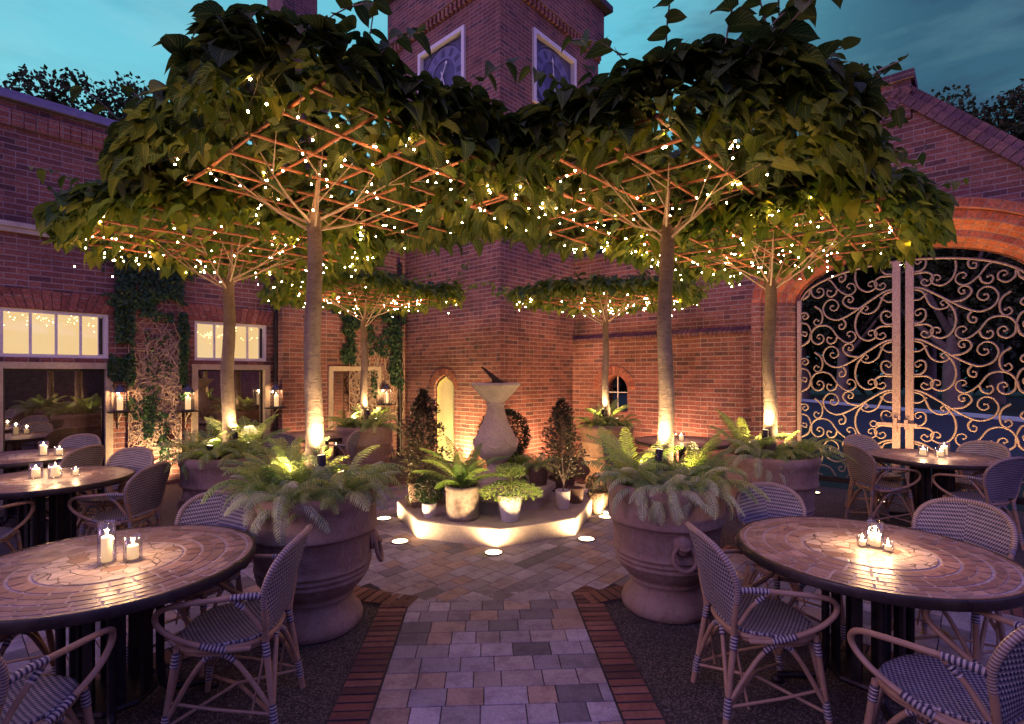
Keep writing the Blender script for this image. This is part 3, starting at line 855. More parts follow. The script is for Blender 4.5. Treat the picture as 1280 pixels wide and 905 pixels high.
wall(q, WR, -22, GC - GA - .525, 0, 3.9, .08, (), th=.4)
# gable face above the arch
GP = 5.30; slope = 1.0
def gz(s): return GP - abs(s - GC) * slope
def az(s, ro):
    t = (s - GC) / (GA + ro)
    return GZ + (GB + ro) * sqrt(max(0, 1 - t*t)) if abs(t) < 1 else GZ
ns = 64; half = GA + .52
for i in range(ns):
    s0 = GC - half + 2*half*i/ns; s1 = GC - half + 2*half*(i+1)/ns
    for off in (.08, -.33):
        q.face([WR.p(s0, az(s0, .52), off), WR.p(s1, az(s1, .52), off), WR.p(s1, max(gz(s1), 3.9), off), WR.p(s0, max(gz(s0), 3.9), off)],
               [(s0, az(s0, .52)), (s1, az(s1, .52)), (s1, max(gz(s1), 3.9)), (s0, max(gz(s0), 3.9))])
part(q, 'wall', GW)
q = MB().mat(M['coping_brick'])
# sloped ledge of bricks on end
n = int((sEnd - lo) / .078)
for i in range(n):
    a_ = lo + i * .078; o = .24 if a_ < sL0 else .18
    A = [WR.p(a_, zL, o), WR.p(a_ + .068, zL, o), WR.p(a_ + .068, zL + .05, o), WR.p(a_, zL + .05, o)]
    Bq = [WR.p(a_, zL + .13, .075), WR.p(a_ + .068, zL + .13, .075)]
    Cq = [WR.p(a_, zL, .075), WR.p(a_ + .068, zL, .075)]
    uv = [(0.1, i*.078 + .012), (.1, i*.078 + .066), (.2, i*.078 + .066), (.2, i*.078 + .012)]
    q.face(A, uv); q.face([A[3], A[2], Bq[1], Bq[0]], uv); q.face([A[0], A[3], Bq[0], Cq[0]], uv); q.face([A[1], A[2], Bq[1], Cq[1]], uv)
# gable coping, two stepped courses
for sgn in (-1, 1):
    m = 24
    for c_, (d0, d1, o0, o1) in enumerate(((-.02, .10, -.36, .15), (.102, .21, -.36, .09))):
        for i in range(m):
            t0 = -.115 + i * .0785; t1 = t0 + .072
            if GP - t1 < 3.8: continue
            pts = []
            for (t, d) in ((t0, d0), (t1, d0), (t1, d1), (t0, d1)):
                # along the slope t, outward normal d
                pts.append((GC + sgn * (t + d * .707 - 0), GP - t + d * .707))
            ff = [WR.p(x, z, o1) for x, z in pts]; bb = [WR.p(x, z, o0) for x, z in pts]
            u0 = i * .078 + .006
            uv = [(.05, u0 + .008), (.05, u0 + .066), (.15, u0 + .066), (.15, u0 + .008)]
            q.face(ff, uv); q.face(list(reversed(bb)), uv)
            for j in range(4): q.face([ff[j], ff[(j+1)%4], bb[(j+1)%4], bb[j]], [uv[0], uv[1], uv[2], uv[3]])
pbox(q, WR, -22, GC - GA - .50, 3.9, 3.98, -.36, .12)
pbox(q, WR, GC + GA + .50, sEnd, 3.9, 3.98, -.36, .12)
part(q, 'coping', GW)
q = MB().mat(M['brick']); pbox(q, WR, GC - .11, GC + .21, 5.05, 5.56, -.36, .13)
o_ = part(q, 'gable_block', GW)
q = MB().mat(M['coping_brick']); pbox(q, WR, GC - .15, GC + .25, 5.56, 5.67, -.4, .17)
part(q, 'cap', o_)
# stepped arch orders
q = MB().mat(M['arch_brick'])
def order(q, r0, r1, of, ob, n=80):
    rows = []
    L = 0
    def P(a, r, o): return WR.p(GC + (GA + r) * cos(a), GZ + (GB + r) * sin(a), o)
    for i in range(n):
        a0, a1 = pi * i / n, pi * (i + 1) / n
        l = (P(a0, r0, 0) - P(a1, r0, 0)).length
        q.face([P(a0, r0, of), P(a1, r0, of), P(a1, r1, of), P(a0, r1, of)], [(L, r0), (L + l, r0), (L + l, r1), (L, r1)])
        q.face([P(a0, r0, of), P(a1, r0, of), P(a1, r0, ob), P(a0, r0, ob)], [(L, of), (L + l, of), (L + l, ob), (L, ob)])
        q.face([P(a0, r1, of), P(a1, r1, of), P(a1, r1, ob), P(a0, r1, ob)], [(L, of), (L + l, of), (L + l, ob), (L, ob)])
        L += l
sec = [(0, -.34), (0, -.22), (.05, -.12), (.10, -.02), (.101, -.018), (.185, -.015), (.186, -.012), (.235, .085), (.285, .18), (.286, .182), (.41, .185), (.411, .26), (.53, .26), (.53, .075)]
path = [(GC + GA, 0.0, 1, 0), (GC + GA, 1.3, 1, 0)]
for i in range(81):
    a = pi * i / 80; path.append((None, a, 0, 0))
path += [(GC - GA, 1.3, -1, 0), (GC - GA, 0.0, -1, 0)]
def apt(k, r, o):
    x, a, sg, _ = path[k]
    if x is None: return WR.p(GC + (GA + r) * cos(a), GZ + (GB + r) * sin(a), o)
    return WR.p(x + sg * r, a, o)
Ls = [0.0]
for k in range(1, len(path)): Ls.append(Ls[-1] + (apt(k, .15, 0) - apt(k - 1, .15, 0)).length)
vc = 0.0
for (r0, o0), (r1, o1) in zip(sec, sec[1:]):
    d_ = sqrt((r1 - r0)**2 + (o1 - o0)**2)
    for k in range(2, len(path) - 3):
        q.face([apt(k, r0, o0), apt(k + 1, r0, o0), apt(k + 1, r1, o1), apt(k, r1, o1)], [(Ls[k], vc), (Ls[k + 1], vc), (Ls[k + 1], vc + .098), (Ls[k], vc + .098)] if d_ > .03 and d_ < .16 else [(Ls[k], vc), (Ls[k + 1], vc), (Ls[k + 1], vc + d_), (Ls[k], vc + d_)])
    vc += .1
part(q, 'arch', GW)
q = MB().mat(M['brick_front']); vc = 0.0
for (r0, o0), (r1, o1) in zip(sec, sec[1:]):
    d_ = sqrt((r1 - r0)**2 + (o1 - o0)**2)
    for sg in (1, -1):
        P0 = lambda r_, z_, o_: WR.p(GC + sg * (GA + r_), z_, o_)
        q.face([P0(r0, 0, o0), P0(r1, 0, o1), P0(r1, GZ, o1), P0(r0, GZ, o0)], [(vc, 0), (vc + d_, 0), (vc + d_, GZ), (vc, GZ)])
    vc += d_
part(q, 'pillar', GW)
# small arched window in the wall
q = MB().mat(M['soldier'])
am = (ax0 + ax1) / 2; ah = abs(ax0 - ax1) / 2
for i in range(15):
    a0 = pi * i / 15 + .02; a1 = pi * (i + 1) / 15 - .02
    def ap(a, r): return WR.p(am + (ah + r) * cos(a), 1.36 + (.28 + r) * sin(a), .152)
    q.face([ap(a0, .0), ap(a1, .0), ap(a1, .17), ap(a0, .17)], [(i, .015), (i, .065), (i + .2, .065), (i + .2, .015)])
    # fill of the corners
for i in range(16):
    a0, a1 = pi*i/16, pi*(i+1)/16
    x0, x1 = am + ah*cos(a0), am + ah*cos(a1)
    q.face([WR.p(x0, 1.36 + .28*sin(a0), .146), WR.p(x1, 1.36 + .28*sin(a1), .146), WR.p(x1, 1.67, .146), WR.p(x0, 1.67, .146)], [(0,.02),(.1,.02),(.1,.06),(0,.06)])
    q.face([WR.p(x0, 1.36 + .28*sin(a0), .146), WR.p(x1, 1.36 + .28*sin(a1), .146), WR.p(x1, 1.36 + .28*sin(a1), -.2), WR.p(x0, 1.36 + .28*sin(a0), -.2)], [(0,.02),(.1,.02),(.1,.06),(0,.06)])
part(q, 'window_arch', GW)
q = MB().mat(M['white_paint']); pbox(q, WR, am - ah, am + ah, 1.30, 1.315, -.02, .0); pbox(q, WR, am - .01, am + .01, .95, 1.62, -.02, .0)
part(q, 'window', GW)

q = MB().mat(M['brick'])
BWp = Plane((-16, -8), Vector((1, 0, 0)), Vector((0, 1, 0)))
t = empty('reflection_wall', BWp.p(0, 0, 0), 0, 'plain brick wall added behind the viewer, unseen, for the dark window glass to reflect', 'wall')  # unseen wall, added so the dark panes have something to reflect
wall(q, BWp, 0, 38, 0, 3.6, 0, (), th=.35)
part(q, 'wall', t)
q = MB().mat(M['stone']); pbox(q, BWp, 0, 38, 3.6, 3.68, -.4, .05); part(q, 'coping', t)
# ------------------------------------------------------------------ iron gates
SCR = [
 [(565,480),(520,492),(460,530),(400,572),(340,610),(285,628),(235,605),(215,560),(232,520),(262,508),(290,525),(296,555),(275,574),(254,562),(258,545),(268,546)],
 [(400,572),(350,562),(320,530),(330,502),(355,495),(372,512),(364,532),(347,530),(350,518)],
 [(425,562),(392,610),(382,670),(400,725),(440,752),(477,740),(488,712),(470,696),(450,703),(448,720),(460,724)],
 [(565,490),(525,505),(508,540),(490,580),(455,603),(420,597),(410,573),(430,558),(446,572),(436,584)],
 [(565,548),(535,545),(508,522)],
 [(565,680),(530,677),(500,680),(478,702),(485,735),(510,747),(530,730),(518,712),(503,722)],
 [(565,670),(530,665),(510,640),(512,605),(535,595),(558,610),(547,630),(532,620)],
 [(95,772),(135,745),(148,700),(175,665),(215,655),(255,670),(290,720),(330,755),(362,758),(384,735),(376,705),(353,697),(340,712),(352,724)],
 [(150,700),(155,740),(185,763),(215,747),(216,718),(195,706),(182,722),(194,730)],
 [(95,632),(130,645),(146,680),(148,700),(140,735),(95,770)],
 [(170,540),(200,565),(212,600),(205,640),(185,654),(165,637),(176,616),(190,626)],
 [(290,722),(278,752),(252,762),(236,744),(242,724),(257,730)],
 [(320,625),(334,650),(326,676),(305,680),(300,660),(312,655)],
 [(95,575),(123,576),(134,598),(114,612),(101,596),(112,590)],
 [(95,700),(120,712),(124,690),(106,688)],
]
def gate_leaf(sgn, label):
    """sgn +1: leaf towards the back (left in the picture)"""
    Gm = empty('iron_gate', WR.p(GC + sgn * (GA - .03), 0, -.2), 0, label, 'gate', 'scrolled iron gates')
    off = -.2
    Wd = GA - .06
    f = MB().mat(M['gate_bar'])
    e = .045
    sx = GC + sgn * .075
    def topz(s, m=.16): 
        t = (s - GC) / (GA - m + .10)
        return GZ + (GB - m) * sqrt(max(0, 1 - t*t))
    def bar(s0, s1, z0, z1, o0=-.225, o1=-.175): pbox(f, WR, min(s0, s1), max(s0, s1), z0, z1, o0, o1)
    bar(GC + sgn*.028, GC + sgn*.118, .06, topz(GC) - .01, -.24, -.16)
    sO = GC + sgn * Wd
    bar(sO, sO + sgn*.05, .06, topz(sO) + .02, -.24, -.16)
    part(f, 'stile', Gm)
    f = MB().mat(M['gate'])
    pts = []
    for i in range(25):
        s_ = GC + sgn * (.03 + (Wd + .01) * i / 24); pts.append(WR.p(s_, topz(s_), off))
    f.tube(pts, .016, 6)
    part(f, 'top_rail', Gm)
    f = MB().mat(M['dark_metal']); bar(GC + sgn*.12, sO, .05, .13); part(f, 'bottom_rail', Gm)
    mapx = lambda xc: GC + sgn * (.11 + (565 - xc) / 470 * (Wd - .11))
    for k in range(-1, 5):
        f = MB().mat(M['gate']); cnt = 0
        for path in SCR:
            pp = catmull([(x, y, 0) for x, y in path], 5)
            run = []; first = True
            m = len(pp)
            for i, p_ in enumerate(pp + [None]):
                ok = False
                if p_ is not None:
                    s_ = mapx(p_.x); z_ = 2.84 - (p_.y - 480) / 384 * .995 - k * .70
                    ok = .13 < z_ < topz(s_) - .005
                if ok: run.append((WR.p(s_, z_, off), 1 - .45 * i / m))
                if (not ok) and len(run) > 3:
                    f.tube([r[0] for r in run], [.0150 * r[1] for r in run], 6); cnt += 1
                    tip, rr = run[-1]
                    if p_ is None: f.tube([tip + Vector((0, 0, .012)), tip - Vector((0, 0, .012))], .016, 6)
                if not ok: run = []
        if cnt: part(f, 'scrollwork', Gm)
    return Gm
gA = gate_leaf(1, 'scrolled iron gate leaf hung beside the brick pillar')
gB = gate_leaf(-1, 'scrolled iron gate leaf behind the far round table')
f = MB().mat(M['gate_bar']); pbox(f, WR, GC - .16, GC + .30, .93, .98, -.155, -.125); pbox(f, WR, GC - .06, GC - .02, .90, 1.03, -.16, -.11); pbox(f, WR, GC + .06, GC + .1, .86, 1.05, -.16, -.11)
P_ = WR.p(GC + .33, .955, -.14)
f.tube([P_ + WR.d * (.04*cos(a)) + Vector((0, 0, .04*sin(a))) for a in [2*pi*i/14 for i in range(14)]], .008, 6, closed=True)
part(f, 'latch', gA)

# ------------------------------------------------------------------ far trees
def leafquad(mb, p, d, nrm, L, W, col):
    sd = d.cross(nrm).normalized()
    tip = p + d * L
    m = p + d * (L * .45)
    mb.face([p, m + sd * W/2, tip, m - sd * W/2], [(.5, 0), (1, .5), (.5, 1), (0, .5)], col=col)
def rdir(r):
    z = r.uniform(-1, 1); a = r.uniform(0, 2*pi); q = sqrt(1 - z*z)
    return Vector((q*cos(a), q*sin(a), z))
def far_crown(seed, n=9000):
    r = random.Random(seed); mb = MB().mat(M['far_leaf']); n = 26000
    lobes = []
    for i in range(46):
        d = rdir(r); rad = r.uniform(.5, .95)
        lobes.append((Vector((d.x * 3.0 * rad, d.y * 3.0 * rad, 6.6 + d.z * 4.4 * rad)), r.uniform(.6, 1.25)))
    for i in range(n):
        c, rr = r.choice(lobes)
        d = rdir(r)
        p = c + d * rr * r.uniform(.6, 1.08)
        ld = (rdir(r) + Vector((0, 0, -.3))).normalized()
        leafquad(mb, p, ld, rdir(r), r.uniform(.12, .24), r.uniform(.08, .15), (r.random(), 0, 0, 1))
    return mb.mesh('crown')
def far_trunk(seed):
    r = random.Random(seed); mb = MB().mat(M['bark'])
    mb.tube(catmull([(0, 0, -.1), (.08, .05, 1.6), (.0, .12, 3.4), (.15, .05, 6), (.1, .1, 8.5)], 4), [.34 - .3 * i / 16 for i in range(17)], 10)
    for i in range(7):
        a = i * 0.9; z = 2.2 + i * .6
        mb.tube(catmull([(0.03, .08, z), (cos(a)*1.0, sin(a)*1.0, z + 1.0), (cos(a)*2.1, sin(a)*2.1, z + 2.4)], 4), [.15 - .012 * j for j in range(9)], 7)
    return mb.mesh('trunk')
FC = [far_crown(3), far_crown(11)]; FT = far_trunk(1)
far = [((-18.0, 18.2), 1.06, 0, 'rounded dark tree above the left end of the wing roof'),
       ((-13.7, 18.6), .99, 1, 'dark tree behind the wing roof next to the leafy canopy'),
       ((20.8, 24.5), 1.22, 1, 'slim topped tree just right of the gable'),
       ((24.8, 24.0), 1.28, 0, 'broad dark tree behind the descending gable coping'),
       ((19.6, 31.0), 1.15, 0, 'pale trunked tree seen through the gate leaf by the pillar'),
       ((24.0, 33.0), 1.2, 1, 'dense tree deep behind the meeting gate stiles'),
       ((20.5, 36.5), 1.25, 1, 'distant tree behind the brick pillar side of the gates'),
       ((28.0, 30.0), 1.15, 0, 'tree beyond the road at the far right edge'),
       ((30.5, 38.0), 1.3, 1, 'tall tree farthest back beyond the gates'),
       ((4.5, 26.0), .75, 0, 'small tree glimpsed through the arched wall opening')]
for i, ((x, y), s, k, lab) in enumerate(far):
    t = empty('tree', (x, y, 0), i * 1.3, lab, 'tree', 'dark trees beyond the walls')
    link_mesh('crown', FC[k], t, scale=(s * 1.0, s * 1.0, s * 1.08)); link_mesh('trunk', FT, t, scale=(s, s, s))

mb = MB().mat(M['far_leaf']); r = random.Random(9)
for i in range(15000):
    x = r.uniform(8, 62); y = 46 + (x - 8) * -.22 + r.uniform(-2.5, 2.5); hgt = 8.5 + 2.5 * noise.noise(Vector((x * .25, 3, 1)))
    z = r.uniform(.1, 1) * hgt; y += (z / hgt) ** 2 * 3
    leafquad(mb, Vector((x, y, z)), (rdir(r) + Vector((0, 0, -.4))).normalized(), rdir(r), r.uniform(.6, 1.1), r.uniform(.4, .7), (r.random(), 0, 0, 1))
for i in range(5000):
    x = r.uniform(-10, 14); y = 50 + r.uniform(-2, 2); z = r.uniform(0, 1) * 8
    leafquad(mb, Vector((x, y, z)), (rdir(r) + Vector((0, 0, -.4))).normalized(), rdir(r), r.uniform(.6, 1.1), r.uniform(.4, .7), (r.random(), 0, 0, 1))
o = mb.build('woods', kind='stuff'); tag(o, 'far dark wood that closes the view beyond the road', 'woods')
# ================================================================== PLANTERS AND TREES
def pot_meshes():
    q = MB().mat(M['terracotta'])
    H = .90
    prof = [(0.0, .0), (.29, .0), (.305, .012), (.31, .05), (.295, .09), (.262, .13), (.238, .165), (.235, .19), (.25, .205), (.255, .215), (.248, .225),
            (.275, .25), (.31, .285), (.332, .315), (.345, .335), (.352, .342), (.352, .352), (.345, .358), (.352, .372), (.362, .378), (.362, .388), (.354, .394), (.358, .408), (.368, .414), (.368, .424), (.360, .430),
            (.365, .47), (.372, .55), (.378, .615), (.39, .628), (.402, .636), (.405, .646), (.398, .66), (.395, .70), (.398, .76), (.402, .80),
            (.412, .815), (.42, .84), (.42, .868), (.410, .89), (.395, .90), (.375, .897), (.365, .88), (.36, .84)]
    # irregular hand-thrown rim: small wobble
    rows = []
    n = 56
    for r, z in prof:
        rows.append([Vector(((r + .004 * noise.noise(Vector((cos(2*pi*j/n)*2, sin(2*pi*j/n)*2, z*4)))) * cos(2*pi*j/n), (r + .004 * noise.noise(Vector((cos(2*pi*j/n)*2, sin(2*pi*j/n)*2, z*4)))) * sin(2*pi*j/n), z)) for j in range(n)])
    q.grid(rows, closed_u=True)
    body = q.mesh('body')
    q = MB().mat(M['soil'])
    q.face([(.362 * cos(2*pi*j/40), .362 * sin(2*pi*j/40), .85) for j in range(40)])
    soil = q.mesh('soil')
    q = MB().mat(M['terracotta'])
    # lion-mask boss with hanging ring, on +x side
    rows = []
    for i in range(7):
        t = i / 6 * pi / 2
        rows.append([Vector((.372 + .045 * sin(t), .068 * cos(t) * cos(2*pi*j/16) * (1 + .08 * cos(6*pi*j/16)), .545 + .068 * cos(t) * sin(2*pi*j/16))) for j in range(16)])
    q.grid(rows, closed_u=True)
    q.tube([(.41, -.03, .535), (.425, 0, .53), (.41, .03, .535)], .014, 8)
    q.tube([Vector((.415 - .02 * sin(a), .074 * cos(a), .475 + .074 * sin(a))) for a in [2*pi*i/24 for i in range(24)]], .0145, 8, closed=True)
    handle = q.mesh('ring_handle')
    return body, soil, handle
PB, PS, PH = pot_meshes()
def make_pot(x, y, rz, label, s=1.0):
    t = empty('terracotta_pot', (x, y, .0), rz, label, 'planter', 'large terracotta urns with trees')
    t.scale = (s, s, s)
    link_mesh('body', PB, t); link_mesh('soil', PS, t)
    link_mesh('ring_handle', PH, t)
    h = link_mesh('ring_handle', PH, t); h.rotation_euler = (0, 0, pi)
    return t

def broad_leaf(mb, p, d, up, L, W, col, fold=.25, droop=.35):
    """heart-shaped leaf: p stalk end, d direction, up = surface normal"""
    sd = d.cross(up).normalized(); up = sd.cross(d).normalized()
    prof = [(0.0, .10), (.02, .55), (.14, .90), (.32, 1.0), (.52, .93), (.70, .70), (.84, .36), (.93, .12), (1.0, .0)]
    rows = []
    base = len(mb.v)
    for t, w in prof:
        c = p + d * (L * t) - up * (droop * L * t * t)
        w_ = w * W / 2
        back = -.10 * L if t == .02 else 0
        rows.append([c - sd * w_ + up * (fold * w_) + d * back, c - sd * w_ * .5 + up * (fold * w_ * .15), c, c + sd * w_ * .5 + up * (fold * w_ * .15), c + sd * w_ + up * (fold * w_) + d * back])
    us = (0, .25, .5, .75, 1)
    mb.grid(rows, uvs=lambda i, j: (us[j], prof[i][0]), col=col)

def crown_mesh(seed, n, half_lo, half_hi, near_hang, leafL=(.12, .19), zt=.34, hang_dir=None, cut=None, ext=(0, 0), shoots=26, lm='leaf'):
    """crown over a square frame in the U/V frame; z measured from the bar plane"""
    r = random.Random(seed); mb = MB().mat(M[lm])
    for i in range(n):
        # superellipse square
        while True:
            a = r.uniform(-1, 1); b = r.uniform(-1, 1)
            rr = (abs(a)**3.2 + abs(b)**3.2)**(1/3.2)
            if rr < 1: break
        if r.random() < .42:   # push to the rim
            k = r.uniform(.82, 1.04) / max(rr, .05); a *= k; b *= k; rr = (abs(a)**3.2 + abs(b)**3.2)**(1/3.2)
        x = a * (half_hi + ext[0] / 2) + ext[0] / 2; y = b * (half_hi + ext[1] / 2) + ext[1] / 2
        if cut and cut(x, y): continue
        nn = noise.noise(Vector((x * 1.7 + seed, y * 1.7, 3.1)))
        top = zt * (1 - .30 * rr**4) + .15 * nn
        edge = rr > .80
        bot = .12
        if edge: bot = .0 - .06 * r.random()
        if hang_dir is not None:
            hx = a * hang_dir[0] + b * hang_dir[1]
            if hx > .55: bot = min(bot, -.02 - .25 * (hx - .55))
        if r.random() < .55: z = top + r.uniform(-.10, .03)
        else: z = r.uniform(bot, top)
        if r.random() < .10: z = r.uniform(-.04, .14)
        o = Vector((a, b, 0)); 
        if o.length > .01: o.normalize()
        az_ = atan2(o.y, o.x) + r.gauss(0, 1.0 if rr > .6 else 2.5)
        od = Vector((cos(az_), sin(az_), 0))
        steep = r.uniform(-.25, .45) if edge else r.uniform(-.3, .65)
        if z < .15 and edge: steep += .2
        d = (od * cos(steep) + Vector((0, 0, -1)) * sin(steep)).normalized()
        up = (od * sin(steep) + Vector((0, 0, 1)) * cos(steep) + rdir(r) * .35).normalized()
        L = r.uniform(*leafL) * r.choice((.7, .85, 1, 1, 1.08))
        if rr > .9 and r.random() < .05: z += r.uniform(0, .12)
        broad_leaf(mb, Vector((x, y, z)), d, up, L, L * r.uniform(.68, .84), (min(1, max(0, r.gauss(.5, .25))), 0, 0, 1), fold=r.uniform(.05, .65), droop=r.uniform(.2, .95))
    # shoots that stand proud of the leaves, so the outline stays ragged
    mb.mat(M['twig'])
    for i in range(shoots):
        a = r.uniform(-1, 1); b = r.uniform(-1, 1)
        if r.random() < .6:
            k = .9 / max(abs(a), abs(b), .05); a *= min(k, 3); b *= min(k, 3)
            a = max(-1, min(1, a)); b = max(-1, min(1, b))
        x = a * (half_hi + ext[0] / 2) * .92 + ext[0] / 2; y = b * (half_hi + ext[1] / 2) * .92 + ext[1] / 2
        if cut and cut(x, y): continue
        az_ = atan2(y, x) + r.gauss(0, .7); e = r.uniform(.2, 1.2); n_ = r.randrange(5, 9)
        p = Vector((x, y, zt * r.uniform(.45, .85))); d = Vector((cos(az_) * cos(e), sin(az_) * cos(e), sin(e))); pts = [p.copy()]
        for j in range(n_):
            d = (d + Vector((0, 0, -.10)) + rdir(r) * .12).normalized(); p = p + d * .062; pts.append(p.copy())
            mb.mat(M[lm])
            sd_ = d.cross(Vector((0, 0, 1))).normalized() * (1 if j % 2 else -1)
            ld = (sd_ * .9 + d * .5 + Vector((0, 0, r.uniform(-.7, .1))) + rdir(r) * .25).normalized()
            L = r.uniform(*leafL) * (1.0 - .35 * j / n_)
            broad_leaf(mb, p.copy(), ld, (Vector((0, 0, 1)) + rdir(r) * .5).normalized(), L, L * r.uniform(.66, .8), (min(1, max(0, r.gauss(.55, .25))), 0, 0, 1), fold=r.uniform(.1, .6), droop=r.uniform(.2, .7))
            mb.mat(M['twig'])
        mb.tube(pts, [.004] * len(pts), 4, caps=False)
    return mb.mesh('crown')
CROWN_F = crown_mesh(21, 4900, 1., 1.17, .2, (.085, .165), .30, cut=lambda u, v: u < -.90 or v - u > 1.95 or u + v < -1.80, ext=(.50, .1), shoots=70)
CROWN_F2 = crown_mesh(22, 4900, 1., 1.17, .2, (.085, .165), .30, cut=lambda u, v: u + v < -1.98 or u - v > 2.0, ext=(.1, .45), shoots=70)
CROWN_M = crown_mesh(23, 3200, 1., 1.22, .1, (.08, .145), .24, lm='leaf_uplit')
CROWN_B = crown_mesh(24, 2500, 1., 1.22, .1, (.08, .14), .18, lm='leaf_uplit')
def bars_mesh(seed, ur, vr):
    r = random.Random(seed); mb = MB().mat(M['bar'])
    st = .34
    def stick(p, q):
        n = 9; pts = []
        for i in range(n): 
            t = i / (n - 1); pts.append(Vector(p).lerp(Vector(q), t) + Vector((r.uniform(-.004, .004), r.uniform(-.004, .004), r.uniform(-.004, .004))))
        mb.tube(pts, [.0098 + r.uniform(-.0012, .0012) for _ in pts], 7)
    k = vr[0]
    while k <= vr[1] + .01:
        stick((ur[0] - r.uniform(.02, .08), k, 0), (ur[1] + r.uniform(.0, .1), k, 0)); k += st
    k = ur[0]
    while k <= ur[1] + .01:
        stick((k, vr[0] - r.uniform(.02, .08), .026), (k, vr[1] + r.uniform(0, .1), .026)); k += st * 1.0
    return mb.mesh('training_frame')
def trunk_mesh(seed, H, r0=.055):
    r = random.Random(seed); mb = MB().mat(M['bark'])
    bx, by = r.uniform(-.02, .02), r.uniform(-.02, .02)
    P = []; n = 40; rows = []
    for i in range(n + 1):
        t = i / n; z = H * t
        c = Vector((bx * sin(t * 3.0) + .008 * sin(t * 11 + seed), by * sin(t * 2.6) + .006 * cos(t * 9), z))
        rad = r0 * (1.14 - .28 * t) * (1 + .10 * math.exp(-((t * H) / .08)))
        if i == n: rad *= .8
        row = []
        for j in range(20):
            a = 2*pi*j/20
            kk = 1 + .07 * noise.noise(Vector((cos(a)*1.4, sin(a)*1.4, z * 3 + seed))) + .05 * noise.noise(Vector((cos(a)*4, sin(a)*4, z * 12)))
            row.append(c + Vector((cos(a), sin(a), 0)) * rad * kk)
        rows.append(row)
    mb.grid(rows, closed_u=True)
    return mb.mesh('trunk'), Vector((bx * sin(3.0), by * sin(2.6), H))
def branches_mesh(seed, fork, zb, reach=.8):
    r = random.Random(seed); mb = MB().mat(M['twig'])
    for i in range(7):
        a = 2*pi*i/7 + r.uniform(-.25, .25); L = r.uniform(.5, 1.05) * reach
        st = fork + Vector((0, 0, -r.uniform(.0, .14)))
        e = st + Vector((cos(a) * L, sin(a) * L, zb - st.z + .03))
        m = st.lerp(e, .5) + Vector((0, 0, -.05 * r.random()))
        pts = catmull([st, m, e], 5)
        mb.tube(pts, [.0105 - .008 * k / len(pts) for k in range(len(pts))], 6)
        for k in range(2):
            p = pts[4 + k * 3]; a2 = a + r.choice((-1, 1)) * r.uniform(.4, .9)
            mb.tube([p, p + Vector((cos(a2) * .3, sin(a2) * .3, (zb - p.z) * .7 + .05))], [.006, .002], 5)
    mb.tube(catmull([fork, fork + Vector((.01, .01, .12)), fork + Vector((.03, 0, zb - fork.z + .12))], 4), [.026, .024, .022, .02, .018, .015, .013, .010, .008], 7)
    return mb.mesh('branch')
ZBAR = 2.95
TREES = [ # x, y, trunk base z, crown mesh, crown rot(90deg steps), bars ranges, pot rot, label
 ('fl', -1.31, 3.45, CROWN_F, 0, (-.51, 1.35), (-1.04, .9), 1.0, 'thick trunked pleached tree left of the path, nearest the viewer on that side', 'biggest terracotta urn on the left of the path, ring handle facing the paved circle', 10),
 ('fr', 1.10, 3.72, CROWN_F2, 0, (-1.02, .95), (-.46, 1.32), 1.0, 'thick trunked pleached tree right of the path, nearest the viewer on that side', 'biggest terracotta urn on the right of the path, whose whole round foot shows', 8),
 ('ml', -2.69, 4.95, CROWN_M, 2, (-.95, .9), (-.95, .9), 1.0, 'pleached tree in front of the smaller lit transom window', 'shadowed terracotta urn in front of the ivy by the wing wall', 9),
 ('mr', 2.46, 4.95, CROWN_M, 3, (-.95, .9), (-.95, .9), 1.0, 'pleached tree in front of the brick pillar beside the iron gates', 'terracotta urn beside the iron gates with a ring handle above the chair', 10),
 ('bl', -2.18, 7.70, CROWN_B, 1, (-.9, 1.0), (-.9, 1.0), 1.0, 'small looking pleached tree with slim trunk in front of the far left door surround', 'far terracotta urn mostly hidden behind ferns left of the conical shrub', 7),
 ('br', 1.43, 7.90, CROWN_B, 2, (-.9, 1.0), (-.9, 1.0), 1.0, 'small looking pleached tree with slim trunk in front of the arched wall opening', 'far terracotta urn glowing orange behind a lavender chair back', 7),
]
BULB = MB().mat(M['bulb'])
rows = [[Vector((sin(pi*i/6) * cos(2*pi*j/8), sin(pi*i/6) * sin(2*pi*j/8), cos(pi*i/6))) * .0052 for j in range(8)] for i in range(7)]
BULB.grid(rows, closed_u=True); BULBM = BULB.mesh('bulb')
def spot(loc, target, power, size=100, blend=.8, col=(1., .70, .36), r=.03, name='uplight_lamp'):
    L = bpy.data.lights.new(name, 'SPOT'); L.energy = power; L.spot_size = radians(size); L.spot_blend = blend; L.color = col; L.shadow_soft_size = max(r, .04)
    o = bpy.data.objects.new(name, L); COL.objects.link(o); o.location = loc
    d = Vector(target) - Vector(loc); o.rotation_euler = d.to_track_quat('-Z', 'Y').to_euler(); return o
def point(loc, power, col=(1., .60, .28), r=.02, name='lamp_light'):
    L = bpy.data.lights.new(name, 'POINT'); L.energy = power; L.color = col; L.shadow_soft_size = r
    o = bpy.data.objects.new(name, L); COL.objects.link(o); o.location = loc; return o
def uplight(loc, target, power, label, size=110, col=(1., .66, .30)):
    loc = Vector(loc); d = (Vector(target) - loc).normalized()
    t = empty('uplight', loc, 0, label, 'garden spotlight', 'garden spotlights in the urns')
    q = MB().mat(M['dark_metal']); q.tube([-d * .06, d * .02], .028, 12); q.tube([Vector((0, 0, -.27)), -d * .03], .006, 6)
    q.build('housing', parent=t)
    q = MB().mat(M['floor_lamp']); q.tube([d * .0205, d * .0225], .022, 12); q.build('lens', parent=t)
    spot(loc + d * .035, target, power, size, .9, col)
    return t
